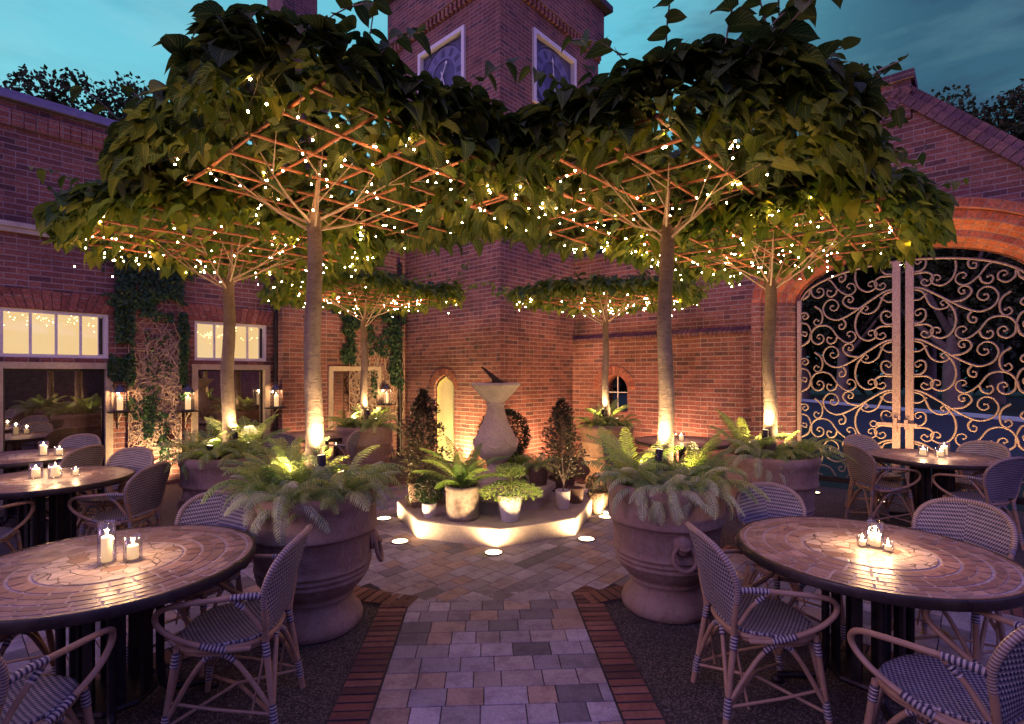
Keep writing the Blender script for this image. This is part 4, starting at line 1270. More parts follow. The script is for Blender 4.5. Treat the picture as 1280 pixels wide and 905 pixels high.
side = {'fl': 'left of the path', 'fr': 'right of the path', 'ml': 'in front of the wing wall', 'mr': 'beside the iron gates', 'bl': 'at the far left', 'br': 'by the arched opening'}
for (k, x, y, crown, rot, ur, vr, ps, lab, plab, pw) in TREES:
    make_pot(x, y, {'fl': radians(8), 'fr': radians(-90), 'ml': 1.0, 'mr': radians(-100), 'bl': 0, 'br': 0}[k], plab, ps)
    ZB = {'f': ZBAR, 'm': 2.84, 'b': 2.78}[k[0]]
    H = {'f': 2.68, 'm': 2.52, 'b': 2.44}[k[0]] - .80
    t = empty('pleached_tree', (x, y, .83), 0, lab, 'tree', 'pleached trees in a ring round the sundial')
    sd = ord(k[0]) + ord(k[1]) * 3
    tm, fk = trunk_mesh(sd, H, .053 if k in ('fl', 'fr') else .056 if k[0] == 'm' else .05)
    link_mesh('trunk', tm, t)
    zb = ZB - .83
    link_mesh('branch', branches_mesh(sd, fk, zb), t)
    c = link_mesh('crown', crown, t, (0, 0, zb), TH + pi/4 + rot * pi/2)
    if k == 'fl': c.location = (.0, .0, zb)
    if k == 'fr': c.location = (.0, .0, zb)
    link_mesh('training_frame', bars_mesh(sd, ur, vr), t, (0, 0, zb), TH + pi/4)
    # string of lights: a cable wandering over the frame, bulbs hanging from it
    r = random.Random(sd * 7)
    s = empty('string_lights', (x, y, 2.7), 0, 'warm fairy lights strung under the tree canopy ' + side[k], 'string lights', 'fairy lights under the tree canopies')
    cab = MB().mat(M['wire']); pts = []
    nb = {'f': 96, 'm': 96, 'b': 80}[k[0]]
    half = 1.0
    prev = None
    for seg in range(10):
        a = -half + 2*half*seg/9
        ends = (-half, half) if seg % 2 == 0 else (half, -half)
        for j in range(9):
            b = ends[0] + (ends[1] - ends[0]) * j / 8
            pts.append(U * (a + r.uniform(-.08, .08) + (.25 if k == 'fl' else 0)) + V * (b + r.uniform(-.05, .05) + (.25 if k == 'fr' else 0)) + Vector((0, 0, ZB - 2.7 - .03 + .03 * r.random())))
    cab.tube(pts, .0022, 4, caps=False)
    m = 0
    spots = []
    while len(spots) < nb:
        i = r.randrange(len(pts) - 1); p = pts[i].lerp(pts[i + 1], r.random())
        clump = r.choice((1, 1, 2, 3))
        for _ in range(clump):
            dz = r.choice((.0, .02, .03, .05, .08, .12)) * (1.2 if k[0] != 'f' else .9)
            if r.random() < .06: dz += .16
            pb = p + Vector((r.uniform(-.04, .04), r.uniform(-.04, .04), -dz)); spots.append((p, pb))
    for p, pb in spots[:nb]:
        cab.tube([p, pb + Vector((0, 0, .012))], .0018, 4, caps=False)
    cab.build('cable', parent=s)
    for p, pb in spots[:nb]: link_mesh('bulb', BULBM, s, pb)
    # uplight at the foot of the trunk
    base = Vector((x, y, .90)); tocam = (Vector((0, 0, .90)) - base).normalized()
    sideways = Vector((-tocam.y, tocam.x, 0))
    for n_, (aa, rd, pk) in enumerate(((.30, .14, 10.0 if k[0] == 'f' else 8.), (-1.25, .17, 4.2), (1.75, .17, 4.2))):
        dv = Matrix.Rotation(aa if x < 0 else -aa, 3, 'Z') @ tocam
        lp = base + dv * rd + Vector((0, 0, .21 if n_ == 0 else .07))
        uplight(lp, base + Vector((0, 0, .75)) + dv * (.0 if n_ == 0 else .08), pw * pk, ('small front uplight', 'small uplight to the side', 'small uplight tucked behind')[n_] + ' at the trunk foot ' + side[k], 112 if n_ == 0 else 165)

# ================================================================== FERNS
def fern_mesh(seed, nf=15, L=(.34, .52), W=.075, wide=1.0, mat='fern', e0=(40, 82), npin=22, stiff=1.0):
    r = random.Random(seed); mb = MB().mat(M[mat])
    for f in range(nf):
        az_ = 2*pi*f/nf*1.0 + r.uniform(-.25, .25); od = Vector((cos(az_), sin(az_), 0)); sd = Vector((-od.y, od.x, 0))
        el = radians(r.uniform(*e0)); Lf = r.uniform(*L)
        bend = radians(r.uniform(85, 150)) / stiff
        p = Vector((0, 0, 0)) + od * .015; pts = [p.copy()]; dirs = []
        n = npin
        tw = r.uniform(-.3, .3)
        for i in range(n):
            t = i / n; e = el - bend * t**1.25
            d = (od * cos(e) + Vector((0, 0, 1)) * sin(e)).normalized()
            dirs.append(d); p = p + d * (Lf / n); pts.append(p.copy())
        tone = min(1, max(0, r.gauss(.5, .28)))
        mb.tube(pts[::3] + [pts[-1]], .0022, 4, caps=False)
        for i in range(2, n + 1):
            t = i / n; d = dirs[min(i, n - 1)]; up = sd.cross(d) * -1
            if up.z < 0 and t < .3: up = -up
            w = W * (sin(pi * min(1, .12 + t * .88))**.6) * r.uniform(.88, 1.1)
            for sg in (-1, 1):
                ld = (sd * sg * (1 + tw * sg * .3) + d * .75 - up * .25 + rdir(r) * .07).normalized()
                nrm = up
                b = pts[i]; wd = d * (Lf / n * .44)
                mid = b + ld * w * .55; tip = b + ld * w - up * w * .18 + Vector((0, 0, -w * .12))
                col = (min(1, max(0, tone + r.uniform(-.1, .1))), 0, 0, 1)
                mb.face([b - wd * .5, b + wd * .5, mid + wd * .75, mid - wd * .75], [(.4, .0), (.6, .0), (.7, .5), (.3, .5)], col)
                mb.face([mid - wd * .75, mid + wd * .75, tip], [(.3, .5), (.7, .5), (.5, 1.)], col)
    return mb.mesh('fern')
FERN = [fern_mesh(1, 19, (.26, .42), .058, npin=22, e0=(30, 84)), fern_mesh(2, 18, (.28, .44), .062, e0=(25, 84), npin=22), fern_mesh(3, 17, (.26, .40), .066, e0=(45, 88), npin=20),
        fern_mesh(4, 12, (.36, .52), .09, npin=24, e0=(58, 89), stiff=1.5)]
FD = [fern_mesh(5, 22, (.22, .35), .058, e0=(8, 84), npin=20, mat='fern_pale')]
def place_fern(x, y, z, kind, rz, s, label, group='ferns planted in the urns'):
    o = link_mesh('fern', (FERN + FD)[kind], None, (x, y, z), rz, s * R.uniform(.98, 1.14))
    o.rotation_euler = (R.uniform(-.22, .22), R.uniform(-.22, .22), rz)
    return tag(o, label, 'fern', group)
near = {'fl': 'in the large urn left of the path', 'fr': 'in the large urn right of the path', 'ml': 'in the urn in front of the wing wall', 'mr': 'in the urn beside the iron gates', 'bl': 'in the far left urn', 'br': 'in the far urn by the arched opening'}
FS = {'fl': [(-75, .22, 2, .95, 'upright spiky fern behind the front rim'), (145, .2, 2, .9, 'short low fern'), (-5, .32, 4, .9, 'pale fern spilling at the right rim'), (-100, .30, 4, 1.05, 'silvery drooping fern over the front rim'), (-150, .30, 1, 1.1, 'long fronded fern over the left side'), (-35, .30, 0, 1.1, 'silvery arching fern over the right side'),
             (170, .24, 3, 1.05, 'tall feathery fern'), (20, .26, 2, 1.0, 'yellow lit low fern'), (100, .25, 1, 1.05, 'fern behind the trunk'), (-122, .16, 3, .95, 'upright feathery palm-like fern'), (215, .31, 4, .9, 'pale tipped fern spilling from the left rim')],
      'fr': [(-100, .31, 4, .95, 'pale fern spilling mid front'), (-160, .28, 2, .9, 'upright spiky fern on the left rim'), (-30, .2, 3, .85, 'tall feathery fern right of the trunk'), (-135, .29, 4, 1.05, 'silvery drooping fern over the left front rim'), (-62, .29, 4, 1.1, 'silvery drooping fern over the right front rim'), (-10, .27, 1, 1.0, 'dark fern spilling to the right'),
             (180, .24, 3, .95, 'feathery fern rising on the left'), (60, .25, 2, 1.0, 'fern behind the trunk'), (130, .26, 1, 1.05, 'tall fern behind the trunk'), (-90, .17, 2, .8, 'yellow lit low fern')],
      'ml': [(-160, .28, 0, 1.05, 'dark fern spilling to the left'), (-95, .22, 2, 1.05, 'yellow lit fern'), (-30, .28, 1, 1.0, 'fern spilling to the right'), (60, .2, 3, 1.05, 'tall feathery fern behind the trunk'), (150, .22, 3, .9, 'fern behind the trunk')],
      'mr': [(-140, .26, 4, .95, 'pale drooping fern left of the trunk'), (-35, .28, 1, 1.1, 'yellow green fern spilling right'), (-90, .18, 2, .85, 'low fern before the trunk'), (170, .25, 3, 1.05, 'feathery palm-like fern on the left'), (80, .22, 2, .9, 'fern behind the trunk')],
      'bl': [(-150, .26, 0, 1.0, 'dark fern spilling to the left'), (-30, .26, 1, 1.05, 'fern spilling to the right'), (-90, .2, 2, .95, 'yellow lit fern'), (90, .2, 3, .9, 'fern behind the trunk')],
      'br': [(-150, .24, 0, .95, 'fern spilling to the left'), (-30, .24, 1, 1.0, 'fern spilling to the right'), (-90, .2, 2, .8, 'low fern before the trunk'), (80, .2, 3, .95, 'tall fern behind the trunk')]}
tp = {t[0]: (t[1], t[2]) for t in TREES}
for k, L in FS.items():
    for (a, rr, kind, s, lab) in L:
        x, y = tp[k]
        place_fern(x + rr * cos(radians(a)), y + rr * sin(radians(a)), .865, kind, radians(a) + R.uniform(-1, 1), s, lab + ' ' + near[k])

# ================================================================== PLINTH AND SUNDIAL
PL = empty('sundial_plinth', CEN, 0, 'two stepped octagonal stone plinth in the middle of the paved circle', 'plinth')
def octa(q, r0, r1, z0, z1, rot, lip=0.0, n=8):
    def ring(r, z): return [Vector((r * cos(rot + 2*pi*i/n), r * sin(rot + 2*pi*i/n), z)) for i in range(n)]
    A = ring(r0, z0); B = ring(r1, z1 - .012); C_ = ring(r1 - .012, z1)
    for i in range(n):
        j = (i + 1) % n
        q.face([A[i], A[j], B[j], B[i]]); q.face([B[i], B[j], C_[j], C_[i]])
    q.face(C_)
ra = -pi/2 + TH
q = MB().mat(M['plinth']); octa(q, 1.12, 1.13, .0, .20, ra); q.build('lower_step', parent=PL)
q = MB().mat(M['plinth']); octa(q, .64, .64, .2, .33, ra); octa(q, .70, .70, .33, .40, ra); q.build('upper_step', parent=PL)
SD = empty('sundial', (CEN.x, CEN.y, .40), 0, 'carved stone baluster sundial with wide flared dish top', 'sundial')
q = MB().mat(M['stone'])
prof = [(0, 0), (.20, 0), (.20, .04), (.165, .07), (.13, .12), (.10, .17), (.075, .205), (.07, .22), (.085, .23), (.14, .26), (.19, .31), (.235, .37), (.25, .43), (.243, .49), (.215, .56), (.175, .64), (.14, .72), (.112, .80), (.10, .86), (.097, .89),
        (.112, .90), (.112, .915), (.10, .925), (.108, .935), (.15, .975), (.20, 1.03), (.245, 1.08), (.27, 1.115), (.285, 1.12), (.285, 1.145), (.27, 1.15), (0, 1.152)]
rows = []
n = 48
for r_, z in prof:
    row = []
    for j in range(n):
        a = 2*pi*j/n
        k = 1.0
        if .40 < z < .52: k += .035 * abs(sin(a * 5)) * sin(pi * (z - .40) / .12)  # carved swags
        if .26 < z < .38: k += .012 * cos(a * 12)
        row.append(Vector((r_ * k * cos(a), r_ * k * sin(a), z)))
    rows.append(row)
q.grid(rows, closed_u=True)
q.build('pedestal', parent=SD)
q = MB().mat(M['stone'])   # carved garland
for s_ in range(6):
    a0 = s_ * pi / 3
    pts = [Vector((.252 * cos(a0 + t * pi/3), .252 * sin(a0 + t * pi/3), .50 - .07 * sin(pi * t))) for t in [i/10 for i in range(11)]]
    q.tube(pts, [.008 + .012 * sin(pi * i / 10) for i in range(11)], 7)
    q.tube([Vector((.235 * cos(a0), .235 * sin(a0), .52)), Vector((.238 * cos(a0), .238 * sin(a0), .42))], [.018, .006], 7)
q.build('garland', parent=SD)
q = MB().mat(M['concrete'])
q.lathe([(.12, 1.153), (.12, 1.158), (0, 1.159)], 32)
# gnomon: thin wedge tilted towards the upper left
w = .011; g0 = [(.10, 1.158), (-.045, 1.158), (-.04, 1.19), (-.17, 1.335), (-.155, 1.345)]
for s_ in (-w, w): q.face([Vector((x, s_, z)) for x, z in g0])
for i in range(5):
    a, b = g0[i], g0[(i + 1) % 5]
    q.face([Vector((a[0], -w, a[1])), Vector((b[0], -w, b[1])), Vector((b[0], w, b[1])), Vector((a[0], w, a[1]))])
q.build('gnomon', parent=SD)

# ================================================================== SMALL POTS AND SHRUBS
def tapered_pot(name, x, y, z, r0, r1, h, mat, label, group=None, n=28, band=False):
    t = empty(name, (x, y, z), 0, label, 'plant pot', group)
    q = MB().mat(M[mat])
    pr = [(0, 0), (r0 * .96, 0), (r0, .008), (r0 + (r1 - r0) * .5 + .006, h * .5), (r1, h - .03), (r1 + .004, h - .006), (r1 - .002, h), (r1 - .014, h), (r1 - .016, h - .03)]
    if band: pr = [(0, 0), (r0 * .97, 0), (r0, .01), (r0 + .003, .03), (r0, .04), (r1, h - .045), (r1 + .008, h - .04), (r1 + .01, h - .012), (r1 + .004, h), (r1 - .012, h), (r1 - .016, h - .03)]
    q.lathe(list(pr), n)
    q.build('body', parent=t)
    q = MB().mat(M['soil']); q.face([((r1 - .015) * cos(2*pi*j/24), (r1 - .015) * sin(2*pi*j/24), h - .028) for j in range(24)]); q.build('soil', parent=t)
    return t
def shrub(name, x, y, z, label, fn, n, mat, leafL, seed, stem=None, leafw=.5, cat='shrub'):
    r = random.Random(seed); t = empty(name, (x, y, z), 0, label, cat)
    mb = MB().mat(M[mat])
    for i in range(n):
        p, out = fn(r)
        d = (out + rdir(r) * .8 + Vector((0, 0, .1))).normalized()
        L = r.uniform(*leafL); col = (min(1, max(0, r.gauss(.45, .25))), 0, 0, 1)
        up = (rdir(r) + Vector((0, 0, .8))).normalized(); sd = d.cross(up).normalized(); up = sd.cross(d)
        W_ = L * leafw
        a_ = p; m = p + d * L * .45 ; e = p + d * L - up * L * .15
        mb.face([a_, m + sd * W_/2 + up * .004, m], [(.5, 0), (1, .5), (.5, .5)], col); mb.face([a_, m, m - sd * W_/2 + up * .004], [(.5, 0), (.5, .5), (0, .5)], col)
        mb.face([m, m + sd * W_/2 + up * .004, e], [(.5, .5), (1, .5), (.5, 1)], col); mb.face([m, e, m - sd * W_/2 + up * .004], [(.5, .5), (.5, 1), (0, .5)], col)
    mb.build('foliage', parent=t)
    q = MB().mat(M['bark'])
    if stem:
        for s_ in stem: q.tube(catmull(s_, 4), [.011 - .007 * i / (4 * (len(s_) - 1)) for i in range(4 * (len(s_) - 1) + 1)], 6)
        q.build('stem', parent=t)
    return t
def cone_fn(h, r0, r1=.02, z0=0.0, thin=1.0):
    def fn(r):
        tt = r.random()**.8; a = r.uniform(0, 2*pi)
        lump = 1 + .35 * sin(tt * 23 + a * 2) + .25 * sin(a * 3 + tt * 9); tt = min(1.05, tt * (1 + .05 * sin(a * 5)))
        rr = (r0 * sin(pi * min(1, .18 + tt * .82))**.7 * (1 - .25 * tt) + r1) * r.uniform(.35, 1.05) * lump
        o = Vector((cos(a), sin(a), .5)).normalized()
        return Vector((rr * cos(a), rr * sin(a), z0 + h * tt)), o
    return fn
def ball_fn(rad, c, jit=.12):
    def fn(r):
        d = rdir(r); return c + d * rad * (1 - jit * r.random() + .05 * noise.noise(d * 4)), d
    return fn
# topiary ball
sx, sy = -.84, 5.30
tapered_pot('plant_pot', sx, sy, .2, .058, .075, .145, 'white_pot', 'small white pot under the clipped ball on the plinth')
shrub('topiary', sx, sy, .315, 'clipped round topiary ball in a small white pot on the plinth', ball_fn(.15, Vector((0, 0, .17)), .25), 1500, 'box_leaf', (.02, .035), 51, [[(0, 0, 0), (0, 0, .07), (.0, 0, .14)]])
# mottled metallic pot with fern
sx, sy = -.50, 5.26
tapered_pot('plant_pot', sx, sy, .2, .165, .17, .335, 'pewter', 'wide mottled metallic pot with a pale rim holding the big fern', band=True)
o = link_mesh('fern', fern_mesh(31, 17, (.40, .60), .085, mat='fern_bright', npin=30, e0=(35, 86), stiff=1.9), None, (sx, sy, .50), .4, 1.1)
tag(o, 'bright green fern with tall upright fronds in the mottled metallic pot', 'fern')
# central white pot with layered plant
sx, sy = -.02, 5.17
tapered_pot('plant_pot', sx, sy, .2, .085, .118, .26, 'white_pot', 'white tapered pot at the plinth front holding the spreading plant')
def umb_fn(r):
    a = r.uniform(0, 2*pi); rr = .30 * sqrt(r.random()); 
    if r.random() < .3: rr *= .45; return Vector((rr*cos(a), rr*sin(a), .20 + .1 * r.random())), Vector((cos(a), sin(a), .7)).normalized()
    return Vector((rr * cos(a), rr * sin(a), .14 - .10 * (rr/.3)**2 + r.uniform(-.015, .02))), Vector((cos(a), sin(a), -.1)).normalized()
shrub('spreading_plant', sx, sy, .43, 'low plant with a flat spreading head of fine leaves in the white tapered pot', umb_fn, 1500, 'fern', (.03, .055), 52,
      [[(0, 0, 0), (0, 0, .06), (.01, 0, .12)]] + [[(0, 0, .08), (cos(a)*.1, sin(a)*.1, .125), (cos(a)*.22, sin(a)*.22, .09)] for a in [i*pi/4 for i in range(8)]], .3, 'plant')
# right white pot with airy shrub
sx, sy = .55, 5.62
tapered_pot('plant_pot', sx, sy, .2, .06, .08, .20, 'white_pot', 'small white rounded pot under the airy shrub on the right of the plinth')
shrub('airy_shrub', sx, sy, .38, 'airy upright shrub on a thin stem in the small white rounded pot', cone_fn(.72, .17, z0=.14), 1300, 'shrub_leaf', (.025, .045), 53, [[(0, 0, -.02), (.01, 0, .15), (-.01, 0, .35), (.01, .01, .8)], [(0, 0, .1), (.06, 0, .25), (.09, .02, .45)], [(0, 0, .12), (-.06, 0, .28), (-.1, .02, .5)]])
# dark pot behind it
tapered_pot('plant_pot', .72, 5.9, .2, .075, .09, .17, 'basket', 'dark round pot behind the airy shrub')
# left conical shrub in terracotta pot on step
sx, sy = -1.02, 5.78
tapered_pot('plant_pot', sx, sy, .2, .11, .135, .26, 'terracotta', 'pale terracotta pot at the left corner of the plinth with trailing leaves')
shrub('conical_shrub', sx + .02, sy + .05, .43, 'tall dense conical shrub with glossy dark leaves on the left of the sundial', cone_fn(1.0, .21), 3000, 'shrub_leaf', (.03, .055), 54, [[(0, 0, 0), (.01, 0, .4), (0, 0, .95)]])
def trail_fn(R0, z0):
    def fn(r):
        a = r.uniform(-2.6, .2); z = -r.random()**1.3 * .26; return Vector(((R0 + .02 * r.random()) * cos(a), (R0 + .02 * r.random()) * sin(a), z0 + z)), Vector((cos(a), sin(a), -.6)).normalized()
    return fn
shrub('trailing_plant', sx, sy, .44, 'small leaved plant trailing down the pale terracotta pot on the left', trail_fn(.145, .03), 260, 'shrub_leaf', (.02, .035), 55, None, .7, 'plant')
# right terracotta pot beside the plinth
sx, sy = 1.02, 6.15
tapered_pot('plant_pot', sx, sy, .0145, .095, .12, .26, 'terracotta', 'small glowing terracotta pot on the paving right of the plinth')
shrub('trailing_plant', sx, sy, .27, 'dark small leaved plant mounding over the glowing small pot', ball_fn(.15, Vector((0, 0, .06)), .5), 600, 'shrub_leaf', (.02, .04), 56, None, .7, 'plant')
shrub('trailing_plant', sx, sy, .27, 'thin strand of leaves hanging from the glowing small pot', trail_fn(.13, .02), 120, 'shrub_leaf', (.02, .03), 57, None, .7, 'plant')
t = tapered_pot('plant_pot', 1.09, 6.0, .0145, .03, .038, .07, 'white_pot', 'tiny white pot beside the small glowing terracotta pot')
# tall shrub right of the sundial, behind
sx, sy = .62, 6.55
tapered_pot('plant_pot', sx, sy, .0145, .14, .17, .34, 'basket', 'dark basket like pot behind the plinth under the tall sparse shrub')
shrub('tall_shrub', sx, sy, .3, 'tall sparse glossy shrub behind the airy shrub, near the far urn', cone_fn(1.0, .22), 1700, 'shrub_leaf', (.035, .06), 58, [[(0, 0, 0), (.01, 0, .4), (0, 0, .95)]])
# fern in basket on the upper step
sx, sy = .30, 5.92
tapered_pot('plant_pot', sx, sy, .40, .095, .11, .20, 'basket', 'dark woven pot on the upper step right of the sundial')
o = link_mesh('fern', fern_mesh(33, 14, (.24, .36), .06, e0=(30, 85)), None, (sx, sy, .58), 1.2, 1.0)
tag(o, 'pale drooping fern in the woven pot on the upper step', 'fern')
shrub('broad_leaf_plant', sx - .22, sy + .25, .40, 'small yellowish broad leaved plant right of the sundial foot', ball_fn(.12, Vector((0, 0, .14)), .6), 90, 'fern_bright', (.08, .13), 61, None, .5, 'plant')
# big box ball behind the sundial
sx, sy = -.12, 7.6
tapered_pot('plant_pot', sx, sy, .0, .2, .26, .42, 'basket', 'dark pot under the big round box bush behind the sundial')
shrub('box_bush', sx, sy, .40, 'large clipped round bush behind the belly of the sundial', ball_fn(.38, Vector((0, 0, .36)), .2), 4200, 'box_leaf', (.03, .05), 59)

# ================================================================== FLOOR LIGHTS
def floor_light(px, py, target, pw, label, size=110, hz=0.0, cc=(1., .64, .30)):
    Z = CAMH * F / (py - HY); X = (px - CX) / F * Z
    t = empty('floor_light', (X, Z, .0), 0, label, 'ground light', 'round recessed ground lights')
    q = MB().mat(M['dark_metal']); q.lathe([(.088, 0.0), (.088, .022), (.078, .024), (.076, .020)], 28); q.build('ring', parent=t)
    q = MB().mat(M['floor_lamp']); q.face([(.077 * cos(2*pi*j/28), .077 * sin(2*pi*j/28), .0205) for j in range(28)]); q.build('lens', parent=t)
    tg = Vector(target)
    spot((X, Z, .05), tg, pw, size, .6, cc, .05, 'ground_lamp')
    return Vector((X, Z, 0))
def vtx(i, r=1.13): return CEN + Vector((r * cos(ra + i * pi/4), r * sin(ra + i * pi/4), 0))
for (px, py, i, lab) in ((617, 693, 0, 'round ground light at the nearest corner of the plinth'), (733, 676, 1, 'round ground light at the right front corner of the plinth'), (500, 679, -1, 'round ground light at the left front corner of the plinth'),
                         (480, 650, -2, 'round ground light by the urn left of the plinth'), (757, 648, 2, 'round ground light by the tiny white pot')):
    v = vtx(i); floor_light(px, py, (v.x, v.y, .36), 62, lab, 160)
p = WL.p(WL.s(192), 0, .28)
floor_light(192, 613, (p.x - .25, p.y + .25, .9), 170, 'ground light washing the ivy covered brick wall', 130)
floor_light(1017, 617, WR.p(.30, 1.8, .1), 130, 'ground light at the foot of the gate pillar', 120)
floor_light(1097, 628, WR.p(GC + .5, 3.2, -.1), 170, 'ground light behind the far round table, in front of the meeting gate stiles', 115, cc=(1., .55, .27))
floor_light(1216, 643, WR.p(GC - .7, 3.3, -.1), 180, 'ground light among the chair legs before the right gate leaf', 115, cc=(1., .55, .27))

def floor_at(x, y, target, pw, label, cc=(1., .62, .26)):
    floor_light(CX + F * x / y, HY + CAMH * F / y, target, pw, label, 130, cc=cc)
floor_at(-.95, 9.15, (-1.3, 9.9, .9), 240, 'ground light at the foot of the pale pointed door', (1., .70, .28))
floor_at(-.42, 8.45, (-.6, 9.6, 1.6), 320, 'ground light hidden behind the round box bush at the tower corner', (1., .55, .22))
floor_at(-3.3, 8.9, (-3.7, 9.3, 1.5), 90, 'added fill ground light behind the far left urn, washing the projecting bay', (1., .52, .24))  # fill lamp added to warm the bay brick
floor_at(.75, 9.0, (.9, 10.4, 1.5), 200, 'added fill ground light washing the lower right face of the tower', (1., .50, .22))  # fill lamp added to brighten the tower brick on this side
floor_at(2.6, 8.6, (3.1, 9.4, 1.8), 230, 'added fill ground light washing the boundary wall behind the far table', (1., .50, .24))  # another added fill lamp, for a warm wash on the wall
floor_at(.72, 7.35, (1.4, 7.8, .6), 60, 'ground light beside the far glowing urn', (1., .55, .2))
# ================================================================== TABLES
def table_meshes():
    RT = .61; H = .75
    out = {}
    q = MB().mat(M['grout'])
    n = 72
    q.face([((RT - .006) * cos(2*pi*j/n), (RT - .006) * sin(2*pi*j/n), H - .003) for j in range(n)])
    q.face([((RT - .006) * cos(2*pi*j/n), (RT - .006) * sin(2*pi*j/n), H - .04) for j in range(n)][::-1])
    out['tabletop'] = q.mesh('tabletop')
    q = MB().mat(M['tile']); r = random.Random(3)
    rings = [(.300, .364, 22), (.377, .422, 28), (.4275, .473, 32), (.487, .525, 38), (.530, .568, 42), (.580, .603, 44)]
    tones = [(.34, .20, .16), (.30, .175, .14), (.38, .24, .19), (.28, .17, .14), (.36, .23, .19), (.41, .28, .23), (.26, .155, .13)]
    for (r0, r1, m) in rings:
        a = r.random() * .2
        end = a + 2*pi
        while a < end - .01:
            da = 2*pi/m * r.uniform(.8, 1.35)
            if a + da > end - 2*pi/m*.4: da = end - a
            g = .005 / r0; t = r.choice(tones); k = r.uniform(.85, 1.15); col = (t[0]*k, t[1]*k, t[2]*k, 1)
            sub = 4; hz = H + r.uniform(-.0004, .0006)
            for i in range(sub):
                b0 = a + g + (da - 2*g) * i / sub; b1 = a + g + (da - 2*g) * (i + 1) / sub
                q.face([(r0 * cos(b0), r0 * sin(b0), hz), (r1 * cos(b0), r1 * sin(b0), hz), (r1 * cos(b1), r1 * sin(b1), hz), (r0 * cos(b1), r0 * sin(b1), hz)][::1], col=col)
                q.face([(r1 * cos(b0), r1 * sin(b0), hz), (r1 * cos(b1), r1 * sin(b1), hz), (r1 * cos(b1), r1 * sin(b1), hz - .003), (r1 * cos(b0), r1 * sin(b0), hz - .003)], col=col)
            a += da
    out['tiles'] = q.mesh('mosaic_border')
    q = MB().mat(M['crazy'])
    q.face([(.284 * cos(2*pi*j/64), .284 * sin(2*pi*j/64), H + .0004) for j in range(64)])
    out['centre'] = q.mesh('mosaic_centre')
    q = MB().mat(M['band'])
    q.lathe([(RT - .02, H - .045), (RT + .004, H - .045), (RT + .008, H - .04), (RT + .008, H - .003), (RT + .004, H + .0025), (RT - .008, H + .0025), (RT - .008, H - .003)], 80)
    out['edge_band'] = q.mesh('edge_band')
    # base: central cluster of bars that sweep out into feet
    q = MB().mat(M['dark_metal'])
    for i in range(8):
        a = pi/8 + i * pi/4
        q.box((.15 * cos(a), .15 * sin(a), .40), (.018, .045, .60), Matrix.Rotation(a, 3, 'Z'))
    for z in (.115, .685): q.lathe([(.0, z - .014), (.18, z - .014), (.185, z), (.18, z + .014), (0, z + .014)], 8, smooth=False)
    for i in range(4):
        a = pi/4 + i * pi/2; c, s_ = cos(a), sin(a)
        q.tube([(.40*c, .40*s_, .70), (-.40*c, -.40*s_, .70)] if i < 2 else [(.1*c, .1*s_, .698), (.2*c, .2*s_, .698)], .012, 8)
    out['pedestal'] = q.mesh('pedestal')
    q = MB().mat(M['dark_metal'])
    pts = catmull([(.19, 0, .70), (.19, 0, .4), (.19, 0, .20), (.205, 0, .10), (.26, 0, .062), (.34, 0, .05), (.42, 0, .036)], 5)
    q.tube(pts, .019, 10); q.lathe([(.0, 0), (.03, 0), (.03, .02), (.015, .04), (0, .042)], 14, (.42, 0, 0))
    out['leg'] = q.mesh('leg')
    return out
TM = table_meshes()
def table(x, y, rz, label):
    t = empty('round_table', (x, y, 0), rz, label, 'table', 'round mosaic topped tables')
    link_mesh('tabletop', TM['tabletop'], t); link_mesh('mosaic_border', TM['tiles'], t); link_mesh('mosaic_centre', TM['centre'], t)
    link_mesh('edge_band', TM['edge_band'], t); link_mesh('pedestal', TM['pedestal'], t)
    for i in range(4): link_mesh('leg', TM['leg'], t, (0, 0, 0), pi/4 + i * pi/2 + .2)
    return t
TABS = {'FR': (1.83, 2.68), 'FL': (-1.92, 2.50), 'ML': (-4.02, 4.50), 'LL': (-5.38, 5.75), 'GR': (4.60, 5.70), 'BR': (2.30, 7.05), 'BL': (-2.9, 7.75)}
table(*TABS['FR'], .3, 'nearest round mosaic table right of the path, a bright flame in its middle')
table(*TABS['FL'], -.35, 'nearest round mosaic table left of the path, with one tall and one short candle glass')
table(*TABS['ML'], .9, 'round mosaic table at the left edge, second from the viewer on that side')
table(*TABS['LL'], .5, 'round mosaic table closest to the wing windows, farthest of the three on the left')
table(*TABS['GR'], 1.1, 'round mosaic table standing in front of the iron gates')
table(*TABS['BR'], .2, 'far round table behind the right hand ferns, only its rim and candles in view')
table(*TABS['BL'], .2, 'far round table in the corner by the third door surround')

# candles
def candle_glass(x, y, z, r, h, ch, label, power, cr=None, light=True):
    t = empty('candle_glass', (x, y, z), R.uniform(0, 3), label, 'candle holder', 'candles in clear glasses on the tables')
    g = MB().mat(M['glass'])
    g.lathe([(0, .002), (r * .95, .002), (r, .01), (r * .96, h * .5), (r * .92, h), (r * .90, h), (r * .93, h * .5), (r * .96, .012), (0, .010)], 28)
    g.build('glass', parent=t)
    cr = cr or r * .58
    c = MB().mat(M['wax'])
    c.lathe([(0, .012), (cr, .012), (cr, ch - .004), (cr * .92, ch), (cr * .75, ch - .003), (0, ch - .007)], 20)
    c.build('candle', parent=t)
    f = MB().mat(M['flame'])
    f.lathe([(0, ch + .001), (.0045, ch + .008), (.006, ch + .014), (.004, ch + .024), (0, ch + .038)], 10)
    f.build('flame', parent=t)
    if light: point((x, y, z + ch + .045), power, (1., .56, .27), .012, 'candle_light')
    return t
ZT_ = .7515
x, y = TABS['FL']
candle_glass(-1.925, 2.47, ZT_, .038, .20, .13, 'tall candle glass with pillar candle on the nearest left table', 4.9)
candle_glass(-1.83, 2.51, ZT_, .040, .12, .075, 'short round candle glass beside the tall one on the nearest left table', 3.8)
x, y = TABS['FR']
